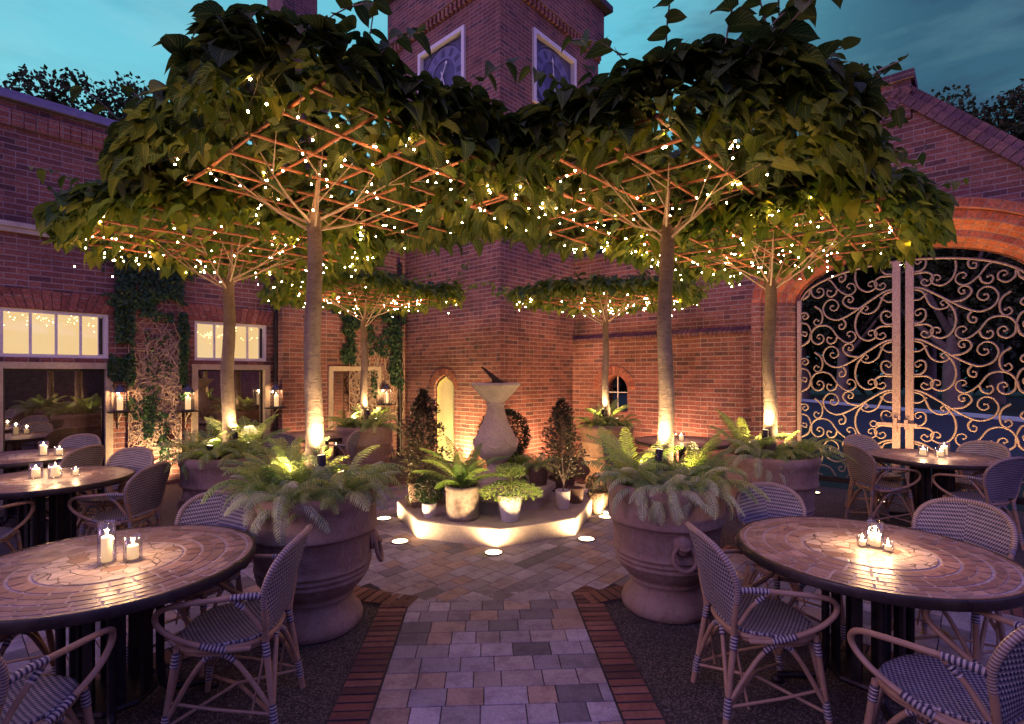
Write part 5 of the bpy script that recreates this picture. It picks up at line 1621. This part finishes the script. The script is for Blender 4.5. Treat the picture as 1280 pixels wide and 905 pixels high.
candle_glass(1.885, 2.70, ZT_, .040, .135, .075, 'tallest candle glass with a bright flame on the nearest right table', 4.9)
candle_glass(1.825, 2.71, ZT_, .026, .055, .035, 'small round candle glass to the left on the nearest right table', 2.3)
candle_glass(1.905, 2.635, ZT_, .025, .05, .033, 'small candle glass in front on the nearest right table', 2.3)
candle_glass(-3.97, 4.52, ZT_, .05, .13, .10, 'candle glass in the middle of the left edge table', 4.8)
candle_glass(-4.12, 4.5, ZT_, .05, .13, .085, 'left candle glass of the pair on the left edge table', 4.8)
candle_glass(-3.86, 4.60, ZT_, .035, .08, .05, 'small candle glass at the right of the left edge table set', 2.3)
candle_glass(-5.18, 5.75, ZT_, .05, .16, .12, 'taller candle glass on the table by the wing windows', 4.8)
candle_glass(-5.03, 5.78, ZT_, .05, .10, .07, 'shorter candle glass on the table by the wing windows', 3.8)
candle_glass(4.52, 5.72, ZT_, .05, .11, .08, 'wide candle glass on the left of the gate table set', 4.8)
candle_glass(4.66, 5.66, ZT_, .05, .09, .06, 'low candle glass in the middle of the gate table', 1.6)
candle_glass(4.77, 5.74, ZT_, .055, .15, .11, 'tall candle glass on the right of the gate table set', 4.8)
candle_glass(2.14, 6.95, ZT_, .05, .16, .11, 'tall candle glass on the far table behind the right ferns', 4.8)
candle_glass(2.28, 7.0, ZT_, .05, .11, .08, 'short candle glass on the far table behind the right ferns', 3.8)
candle_glass(-2.9, 7.7, ZT_, .05, .14, .10, 'candle glass on the far corner table', 3.8)

# ================================================================== CHAIRS
def chair_parts():
    P = {}
    def yb(z, x=0.0): return -.205 - .135 * max(0, (z - .45)) / .44 + .055 * (abs(x) / .235)**2 * min(1, max(0, (z - .45) / .2))
    # seat
    def seat_r(a):
        c, s_ = cos(a), sin(a); n_ = 2.7
        wx = .222 if s_ > -.2 else .205
        k = (abs(c)**n_ + abs(s_)**n_)**(-1/n_)
        return Vector((wx * k * c, .205 * k * s_, 0))
    q = MB().mat(M['weave_seat']); n = 40
    zs = .452
    rows = [[Vector((0, 0, zs - .010))] * n]
    base = len(q.v)
    def rr(f, dz): return [seat_r(2*pi*j/n) * f + Vector((0, 0, zs + dz)) for j in range(n)]
    prof = [(.02, -.010), (.35, -.009), (.7, -.005), (.93, .002), (1.0, .004), (1.01, -.006), (.98, -.016), (.5, -.02), (.02, -.02)]
    G = [rr(f, dz) for f, dz in prof]
    q.v = []; 
    for r_ in G: q.v.extend([tuple(p) for p in r_])
    for i in range(len(G) - 1):
        for j in range(n):
            j2 = (j + 1) % n; idx = (i*n + j, i*n + j2, (i+1)*n + j2, (i+1)*n + j)
            q.f.append(idx); q.uv.append([(q.v[k][0], q.v[k][1]) for k in idx]); q.m.append(0); q.c.append(q.cc); q.smooth.append(True)
    P['seat'] = q.mesh('seat')
    q = MB().mat(M['cane'])
    q.tube([seat_r(2*pi*j/n) * 1.0 + Vector((0, 0, zs - .024)) for j in range(n)], .0135, 8, closed=True)
    q.tube([seat_r(2*pi*j/n) * .95 + Vector((0, 0, zs - .046)) for j in range(n)], .010, 6, closed=True)
    P['seat_frame'] = q.mesh('seat_frame')
    # back loop
    ctl = [(.158, .40), (.172, .47), (.205, .56), (.230, .66), (.236, .73), (.218, .795), (.170, .845), (.095, .872), (0, .88)]
    loop = [Vector((x, yb(z, x), z)) for x, z in ctl] + [Vector((-x, yb(z, x), z)) for x, z in reversed(ctl[:-1])]
    LP = catmull(loop, 5)
    q = MB().mat(M['cane']); q.tube(LP, .0135, 9)
    P['back_frame'] = q.mesh('back_frame')
    # woven panel
    def wz(z):
        for (x0, z0), (x1, z1) in zip(ctl[1:], ctl[2:]):
            if z0 <= z <= z1:
                t = (z - z0) / (z1 - z0); return x0 + (x1 - x0) * t
        return 0.0
    zz = [.475 + (.877 - .475) * i / 26 for i in range(27)]
    rows = []; m = 16
    # use the smoothed loop for the outline
    half = [p for p in LP if p.x >= -1e-6]
    half = sorted(half, key=lambda p: p.z)
    def wz2(z):
        for a_, b_ in zip(half, half[1:]):
            if a_.z <= z <= b_.z + 1e-9:
                t = (z - a_.z) / max(1e-6, b_.z - a_.z); return a_.x + (b_.x - a_.x) * t
        return half[-1].x
    ch = []
    for z in zz:
        w = wz2(z)
        ch.append([Vector((w * (2*j/m - 1), yb(z, w * (2*j/m - 1)) , z)) for j in range(m + 1)])
    for side, o in ((1, .007), (-1, -.007)):
        q_rows = [[p + Vector((0, o, 0)) for p in r_] for r_ in ch]
        if side == 1: q = MB().mat(M['weave'])
        q.grid(q_rows if side == 1 else [list(reversed(r_)) for r_ in q_rows], uvs=(lambda i, j, s=side: ((ch[min(i, 26)][j if s == 1 else m - j].x), zz[min(i, 26)])))
    # bound edge over the cane (wrapping)
    q.mat(M['binding'])
    q.tube([p + Vector((0, 0, 0)) for p in LP[12:-12]], .0152, 8, caps=False)
    P['backrest'] = q.mesh('backrest')
    # arms
    for sg, nm in ((1, 'armr'), (-1, 'arml')):
        q = MB().mat(M['cane'])
        pts = catmull([(sg*.228, yb(.665, .228), .665), (sg*.245, -.16, .672), (sg*.272, -.04, .672), (sg*.290, .09, .664), (sg*.285, .175, .645), (sg*.268, .215, .605), (sg*.262, .205, .56), (sg*.262, .14, .51), (sg*.250, .04, .465), (sg*.236, -.06, .435), (sg*.20, -.15, .42)], 5)
        q.tube(pts, .0125, 8)
        q.mat(M['wrap'])
        q.tube(pts[1:9], .0152, 8)
        q.tube(pts[40:46], .0150, 8)
        # brace from the arm to the back of the seat
        q.mat(M['cane']); br_ = catmull([(sg*.262, -.09, .668), (sg*.235, -.15, .60), (sg*.205, -.20, .50)], 4)
        q.tube(br_, .010, 7); q.mat(M['wrap']); q.tube(br_[1:4], .0128, 8)
        P[nm] = q.mesh('armrest')
    # legs
    def leg(nm, top, foot, extra=None):
        q = MB().mat(M['cane']); t, f = Vector(top), Vector(foot)
        q.tube([t, t.lerp(f, .33), t.lerp(f, .66), f], [.0145, .0145, .014, .0145], 9)
        q.mat(M['wrap']); q.tube([t.lerp(f, .05), t.lerp(f, .20)], .0172, 9); q.tube([t.lerp(f, .66), t.lerp(f, .86)], .0172, 9)
        P[nm] = q.mesh('leg')
    FT_ = {1: (.212, .222, 0), -1: (-.212, .222, 0)}; BT = {1: (.198, -.262, 0), -1: (-.198, -.262, 0)}
    for sg in (1, -1):
        leg('lf%d' % sg, (sg*.19, .165, .435), FT_[sg]); leg('lb%d' % sg, (sg*.160, -.198, .455), BT[sg])
    # arches and cross braces
    q = MB().mat(M['cane']); wr = []
    def lerp3(a, b, t): return Vector(a).lerp(Vector(b), t)
    sets = []
    for sg in (1, -1):
        sets.append((lerp3(BT[sg], (sg*.160, -.198, .455), .27), lerp3(FT_[sg], (sg*.19, .165, .435), .27), Vector((sg*.205, -.01, .405))))
    sets.append((lerp3(FT_[1], (.19, .165, .435), .30), lerp3(FT_[-1], (-.19, .165, .435), .30), Vector((0, .20, .41))))
    sets.append((lerp3(BT[1], (.160, -.198, .455), .30), lerp3(BT[-1], (-.160, -.198, .455), .30), Vector((0, -.20, .41))))
    for a_, b_, c_ in sets:
        m1 = a_.lerp(c_, .62) + Vector((0, 0, .05)); m2 = b_.lerp(c_, .62) + Vector((0, 0, .05))
        pts = catmull([a_, m1, c_, m2, b_], 6)
        q.tube(pts, .0115, 8); wr.append(pts[7:17]); wr.append([])
    # X of thin canes
    A = [lerp3(FT_[1], (.19, .165, .435), .20), lerp3(BT[-1], (-.160, -.198, .455), .22), lerp3(FT_[-1], (-.19, .165, .435), .20), lerp3(BT[1], (.160, -.198, .455), .22)]
    q.tube([A[0], (A[0] + A[1]) / 2 + Vector((0, 0, .05)), A[1]], .0085, 7); q.tube([A[2], (A[2] + A[3]) / 2 + Vector((0, 0, .066)), A[3]], .0085, 7)
    for sg in (1, -1):
        q.tube([lerp3(BT[sg], (sg*.160, -.198, .455), .24), (sg*.21, .0, .16), lerp3(FT_[sg], (sg*.19, .165, .435), .45)], .0075, 7)
        q.tube([lerp3(BT[sg], (sg*.160, -.198, .455), .9), lerp3(BT[sg], (sg*.160, -.198, .455), .22) + Vector((0, .10, .0))], .006, 6)
    q.mat(M['wrap'])
    for w_ in wr:
        if w_: q.tube(w_, .0142, 8)
    P['stretcher'] = q.mesh('stretcher')
    return P
CP = chair_parts()
CH_PROTO = None
def chair(x, y, hx, hy, label, group='rattan armchairs round the mosaic tables'):
    global CH_PROTO
    rz = atan2(hy, hx) - pi/2
    if CH_PROTO is None:
        t = empty('rattan_armchair', (x, y, .0), rz, label, 'chair', group)
        for k, nm in (('seat', 'seat'), ('seat_frame', 'seat_frame'), ('back_frame', 'back_frame'), ('backrest', 'backrest'), ('armr', 'armrest'), ('arml', 'armrest'), ('lf1', 'leg'), ('lf-1', 'leg'), ('lb1', 'leg'), ('lb-1', 'leg'), ('stretcher', 'stretcher')):
            link_mesh(nm, CP[k], t)
        CH_PROTO = t; return t
    return copy_tree(CH_PROTO, (x, y, 0), rz, label, group)
chair(1.24, 2.60, 1, .02, 'rattan armchair side on between the right big urn and the nearest right table')
chair(1.78, 3.32, .06, -1, 'rattan armchair behind the nearest right table, its chevron back facing the viewer')
chair(2.48, 2.98, -.75, -.45, 'rattan armchair at the right edge beyond the nearest right table, half cut by the frame')
chair(1.69, 2.00, -.42, .9, 'rattan armchair turned away from the viewer at the lower right corner')
chair(-1.345, 2.52, -1, -.1, 'rattan armchair side on between the nearest left table and the left big urn')
chair(-1.90, 3.07, -.04, -1, 'rattan armchair behind the nearest left table, its chevron back facing the viewer')
chair(-1.86, 1.86, -.05, 1, 'rattan armchair cut off at the lower left corner with one arm in view')
chair(-2.58, 2.50, 1, 0, 'rattan armchair at the left edge whose seat shows under the nearest left table')
chair(-3.36, 4.47, -1, .02, 'rattan armchair with its back to the path beside the left edge table')
chair(-3.93, 5.10, -.05, -1, 'rattan armchair behind the left edge table, rounded back in lavender light')
chair(-4.02, 3.86, -.15, 1, 'rattan armchair before the left edge table, one arm showing at the frame edge')
chair(-4.85, 5.62, -.97, .1, 'rattan armchair side on beside the table by the wing windows')
chair(-5.42, 6.32, .15, -1, 'rattan armchair between the far left table and the dark window glass')
chair(4.02, 5.66, 1, -.02, 'rattan armchair side on at the left of the gate table')
chair(4.40, 6.25, .15, -1, 'rattan armchair behind the gate table against the gate stiles')
chair(4.56, 5.10, -.25, 1, 'rattan armchair with its dark back to the viewer in front of the gate table')
chair(5.12, 5.78, -.85, -.45, 'rattan armchair at the right of the gate table by the frame edge')
chair(1.50, 6.75, .9, .35, 'rattan armchair between the far urn and the far table, lavender back above the ferns')
chair(-3.02, 7.15, .15, 1, 'rattan armchair at the corner table, lavender back behind the left trunk')
chair(-2.42, 7.45, -1, .3, 'rattan armchair at the corner table, teal shadowed back behind the left ferns')

# ================================================================== WALL LANTERNS
def lantern(pl, px, py_top, py_base, off, label):
    s_ = pl.s(px, off + .12); z0 = pl.z(px, py_base, off + .12); z1 = pl.z(px, py_top, off + .12); h = z1 - z0
    t = empty('wall_lantern', pl.p(s_, z0, off + .12), pl.rot(), label, 'lantern', 'candle lanterns on wall brackets')
    w = h * .30
    q = MB().mat(M['lantern'])
    for sx in (-1, 1):
        for sy in (-1, 1): q.box((sx * w/2, sy * w/2, h * .36), (.008, .008, h * .66))
    q.box((0, 0, .008), (w + .02, w + .02, .016)); q.box((0, 0, h * .69), (w + .03, w + .03, .014))
    q.build('body', parent=t)
    q = MB().mat(M['lantern'])
    q.lathe([(w * .72, h * .70), (w * .62, h * .73), (w * .45, h * .82), (w * .2, h * .88), (.012, h * .90), (.012, h * .93), (0, h * .935)], 16)
    q.tube([Vector((.022 * cos(a), 0, h * .955 + .022 * sin(a))) for a in [2*pi*i/12 for i in range(12)]], .003, 5, closed=True)
    q.build('roof', parent=t)
    g = MB().mat(M['glass']); 
    for a in range(4):
        Mx = Matrix.Rotation(a * pi/2, 3, 'Z'); g.face([Mx @ Vector(v) for v in ((-w/2, -w/2 + .002, .018), (w/2, -w/2 + .002, .018), (w/2, -w/2 + .002, h*.68), (-w/2, -w/2 + .002, h*.68))])
    g.build('pane', parent=t)
    c = MB().mat(M['wax']); c.lathe([(0, .017), (w * .30, .017), (w * .30, h * .48), (w*.25, h*.485), (0, h * .475)], 16); c.build('candle', parent=t)
    f = MB().mat(M['flame']); f.lathe([(0, h*.48), (.006, h*.5), (.007, h*.52), (.004, h*.55), (0, h*.59)], 8); f.build('flame', parent=t)
    P0 = pl.p(s_, z0 + h * .56, off + .12); point(P0 + Vector((0, 0, .02)), 7., (1., .55, .25), .02, 'lantern_light')
    b = empty('wall_bracket', pl.p(s_, z0 - .012, off + .0), pl.rot(), 'iron shelf bracket holding the lantern' + ', ' + label.split(',')[-1].strip(), 'bracket', 'iron brackets under the lanterns')
    q = MB().mat(M['dark_metal']); nsg = -1
    # local y axis points out of the wall on the negative side
    q.box((0, -.12, 0), (w * 2.3, .26, .016)); q.build('shelf', parent=b)
    q = MB().mat(M['gate'])
    pts = catmull([(0, -.20, -.01), (0, -.13, -.06), (0, -.05, -.10), (0, -.02, -.17), (0, -.035, -.20), (0, -.055, -.185), (0, -.05, -.165)], 5); q.tube(pts, .008, 6)
    q.tube([(0, -.006, -.02), (0, -.006, -.26)], .009, 6); q.build('scroll', parent=b)
lantern(WL, 150, 479, 514, .085, 'lit candle lantern on a wall shelf, left of the bare ivy stems')
lantern(WL, 235, 479, 513, .085, 'lit candle lantern on a wall shelf, right of the bare ivy stems')
lantern(WL, 345, 477, 509, .22, 'lit candle lantern on a wall shelf, in front of the black drainpipe')
lantern(WL, 483, 478, 505, OB + .005, 'lit candle lantern on a wall shelf, below the far ivy in the corner')

# ================================================================== IVY
def ivy_leaf(mb, p, nrm, r, L, tone):
    # three lobed leaf, hanging, slightly off the wall
    upv = (nrm + rdir(r) * .75).normalized()
    d = (Vector((0, 0, -1)) + rdir(r) * .8).normalized(); sd = d.cross(upv).normalized(); upv = sd.cross(d).normalized()
    c = p + d * L * .4
    A = p; B = c + sd * L * .42 - d * L * .12; C_ = p + d * L + upv * L * .05; D = c - sd * L * .42 - d * L * .12
    e1 = p + sd * L * .2 - d * L * .08; e2 = p - sd * L * .2 - d * L * .08
    q1 = c + sd * L * .17 + d * L * .12; q2 = c - sd * L * .17 + d * L * .12
    col = (tone, 0, 0, 1)
    mb.face([A, e1, B, q1, C_, q2, D, e2], [(.5, 0), (.7, 0), (1, .3), (.65, .6), (.5, 1), (.35, .6), (0, .3), (.3, 0)], col)
def ivy(pl, off, regions, stems, label, seed, n, nstems, leafL=(.035, .06)):
    r = random.Random(seed); org = pl.p(stems[0], 0, off)
    t = empty('climbing_ivy', org, 0, label, 'climbing plant')
    mb = MB().mat(M['ivy'])
    tot = sum(w for *_, w in regions)
    for i in range(n):
        k = r.random() * tot
        for (s0, s1, z0, z1, dep, w) in regions:
            k -= w
            if k <= 0: break
        s_ = r.uniform(s0, s1); z_ = r.uniform(z0, z1)
        # ragged outline
        fx = min(s_ - s0, s1 - s_) / (s1 - s0); fz = (z_ - z0) / (z1 - z0)
        if noise.noise(Vector((s_ * 3.2, z_ * 3.2, seed))) + .55 < .25 + (.45 if fx < .12 else 0) + (.4 if fz < .15 else 0): continue
        p = pl.p(s_, z_, off + r.uniform(.01, dep)) - org
        ivy_leaf(mb, p, pl.n, r, r.uniform(*leafL), min(1, max(0, r.gauss(.4, .3))))
    mb.build('foliage', parent=t)
    q = MB().mat(M['twig'])
    for i in range(nstems):
        s_ = r.uniform(stems[0], stems[1]); z_ = r.uniform(stems[2], stems[2] + (stems[3] - stems[2]) * .55)
        ang = pi/2 + r.gauss(0, .9); pts = []; L = r.randrange(9, 22)
        for j in range(L):
            pts.append(pl.p(s_, z_, off + .012 + .02 * r.random()) - org)
            ang += r.gauss(0, .5); ang = ang + (pi/2 - ang) * .08
            s_ += cos(ang) * .075; z_ += sin(ang) * .075
            s_ = min(max(s_, stems[0]), stems[1])
            if z_ > stems[3] or z_ < .05: break
        if len(pts) > 3:
            w = r.choice((.0045, .0055, .007, .011)); pts = catmull(pts, 2)
            q.tube(pts, [w * (1 - .55 * k / len(pts)) for k in range(len(pts))], 4, caps=False)
    q.build('stem', parent=t)
sv = lambda px, off=.08: WL.s(px, off)
ivy(WL, .085, [(sv(128), sv(240), 2.62, 3.42, .12, 9), (sv(142), sv(158), 1.9, 2.75, .08, 1.6), (sv(156), sv(168), 1.25, 2.7, .09, 2.2), (sv(222), sv(234), 1.0, 2.75, .10, 4.5), (sv(150), sv(205), 1.0, 1.5, .05, .9), (sv(134), sv(160), 1.5, 2.0, .07, 1.6), (sv(168), sv(222), 2.45, 2.75, .07, 1.5), (sv(180), sv(222), 1.55, 2.3, .05, .5), (sv(178), sv(192), .5, 1.35, .07, 1.1), (sv(195), sv(212), .25, 1.1, .06, .7)],
    (sv(160), sv(226), .25, 2.9), 'climbing ivy with green top and tangled bare stems between the two lit wing windows', 77, 9000, 260)
sv2 = lambda px: WL.s(px, OB)
ivy(WL, OB + .003, [(sv2(412), sv2(506), 2.55, 3.6, .12, 6), (sv2(425), sv2(445), 1.7, 2.7, .09, 1.6), (sv2(484), sv2(502), 1.2, 2.8, .12, 2.5), (sv2(455), sv2(488), 1.9, 2.6, .07, 1.0), (sv2(462), sv2(470), 1.1, 1.8, .05, .3)],
    (sv2(436), sv2(504), .6, 2.7), 'climbing ivy with bare stems in the far corner beside the clock tower', 78, 4500, 170, (.05, .08))

# ================================================================== WORLD, SUN, CAMERA
w = bpy.data.worlds.new('World'); scene.world = w; w.use_nodes = True
nt = w.node_tree; nt.nodes.clear()
class WN(NT):
    def __init__(s, t): s.t = t
W_ = WN(nt)
out = nt.nodes.new('ShaderNodeOutputWorld'); bg = nt.nodes.new('ShaderNodeBackground'); bg2 = nt.nodes.new('ShaderNodeBackground'); add = nt.nodes.new('ShaderNodeAddShader')
sky = nt.nodes.new('ShaderNodeTexSky'); sky.sky_type = 'NISHITA'; sky.sun_disc = False
SUN_EL, SUN_AZ = radians(14), radians(205)
sky.sun_elevation = radians(1.5); sky.sun_rotation = SUN_AZ
nt.links.new(sky.outputs[0], bg.inputs[0]); bg.inputs[1].default_value = .012
g = nt.nodes.new('ShaderNodeTexCoord'); sp = nt.nodes.new('ShaderNodeSeparateXYZ'); nt.links.new(g.outputs['Generated'], sp.inputs[0])
def mr(x, a, b, c=0., d=1.):
    m = nt.nodes.new('ShaderNodeMapRange'); m.interpolation_type = 'SMOOTHSTEP'
    nt.links.new(x, m.inputs[0])
    for i, v in enumerate((a, b, c, d)): m.inputs[i + 1].default_value = v
    return m.outputs[0]
X, Y, Z = sp.outputs
front = W_.math('MULTIPLY', mr(Y, .10, .55), mr(Z, .62, .80, 1., 0.))
teal = W_.ramp(mr(Z, .02, .60), [(0., (.55, .88, .88)), (.45, (.27, .74, .82)), (1., (.13, .54, .70))])
dusk = W_.ramp(mr(Z, .02, .60), [(0., (.05, .17, .24)), (.5, (.035, .13, .20)), (1., (.03, .10, .17))])
colr = W_.mix(mr(X, .12, .58), teal, dusk)
mp = nt.nodes.new('ShaderNodeMapping'); mp.inputs['Scale'].default_value = (1.3, 1.3, 5.5); mp.inputs['Rotation'].default_value = (0, .12, 0); nt.links.new(g.outputs['Generated'], mp.inputs[0])
n1 = W_.noise(2.3, 7, .62, vec=mp.outputs[0])
cl = W_.math('MULTIPLY', W_.ramp(n1, [(.50, 0.), (.66, 1.)]), mr(X, .0, .5, .12, .75))
colr = W_.mix(cl, colr, (.022, .05, .115))
n2 = W_.noise(3.1, 6, .6, vec=mp.outputs[0])
colr = W_.mix(W_.math('MULTIPLY', W_.ramp(n2, [(.48, 0.), (.7, .35)]), mr(X, -.6, .3, 1., .4)), colr, (.36, .66, .74))
back = W_.ramp(mr(Z, -.1, .9), [(0., (.31, .185, .42)), (.35, (.33, .245, .84)), (1., (.25, .205, .76))])
fin = W_.mix(front, back, colr)
nt.links.new(fin, bg2.inputs[0]); bg2.inputs[1].default_value = 1.0
nt.links.new(bg.outputs[0], add.inputs[0]); nt.links.new(bg2.outputs[0], add.inputs[1]); nt.links.new(add.outputs[0], out.inputs[0])

L = bpy.data.lights.new('Sun', 'SUN'); L.energy = .55; L.angle = radians(18); L.color = (1., .58, .90)
so = bpy.data.objects.new('Sun', L); COL.objects.link(so)
dirn = Vector((-.80, -.55, .42)).normalized()     # direction towards the sun: behind the viewer, to the left
so.rotation_euler = dirn.to_track_quat('Z', 'Y').to_euler()
sky.sun_rotation = atan2(dirn.x, dirn.y)

cam = bpy.data.cameras.new('Camera'); co = bpy.data.objects.new('Camera', cam); COL.objects.link(co)
co.location = (0, 0, CAMH); co.rotation_euler = (pi/2, 0, 0)
cam.sensor_width = 36; cam.lens = 36 * F / 1280; cam.shift_y = (HY - 452.5) / 1280; cam.shift_x = 0
cam.clip_end = 500; cam.clip_start = .05
scene.camera = co

scene.render.engine = 'CYCLES'
scene.cycles.use_denoising = True
scene.cycles.denoiser = 'OPENIMAGEDENOISE'
scene.cycles.max_bounces = 7; scene.cycles.diffuse_bounces = 3; scene.cycles.glossy_bounces = 3; scene.cycles.transparent_max_bounces = 12; scene.cycles.transmission_bounces = 4
scene.cycles.sample_clamp_indirect = 4; scene.cycles.sample_clamp_direct = 0
scene.cycles.caustics_reflective = False; scene.cycles.caustics_refractive = False
scene.cycles.use_light_tree = True
scene.view_settings.view_transform = 'Standard'; scene.view_settings.look = 'None'; scene.view_settings.exposure = 0; scene.view_settings.gamma = 1
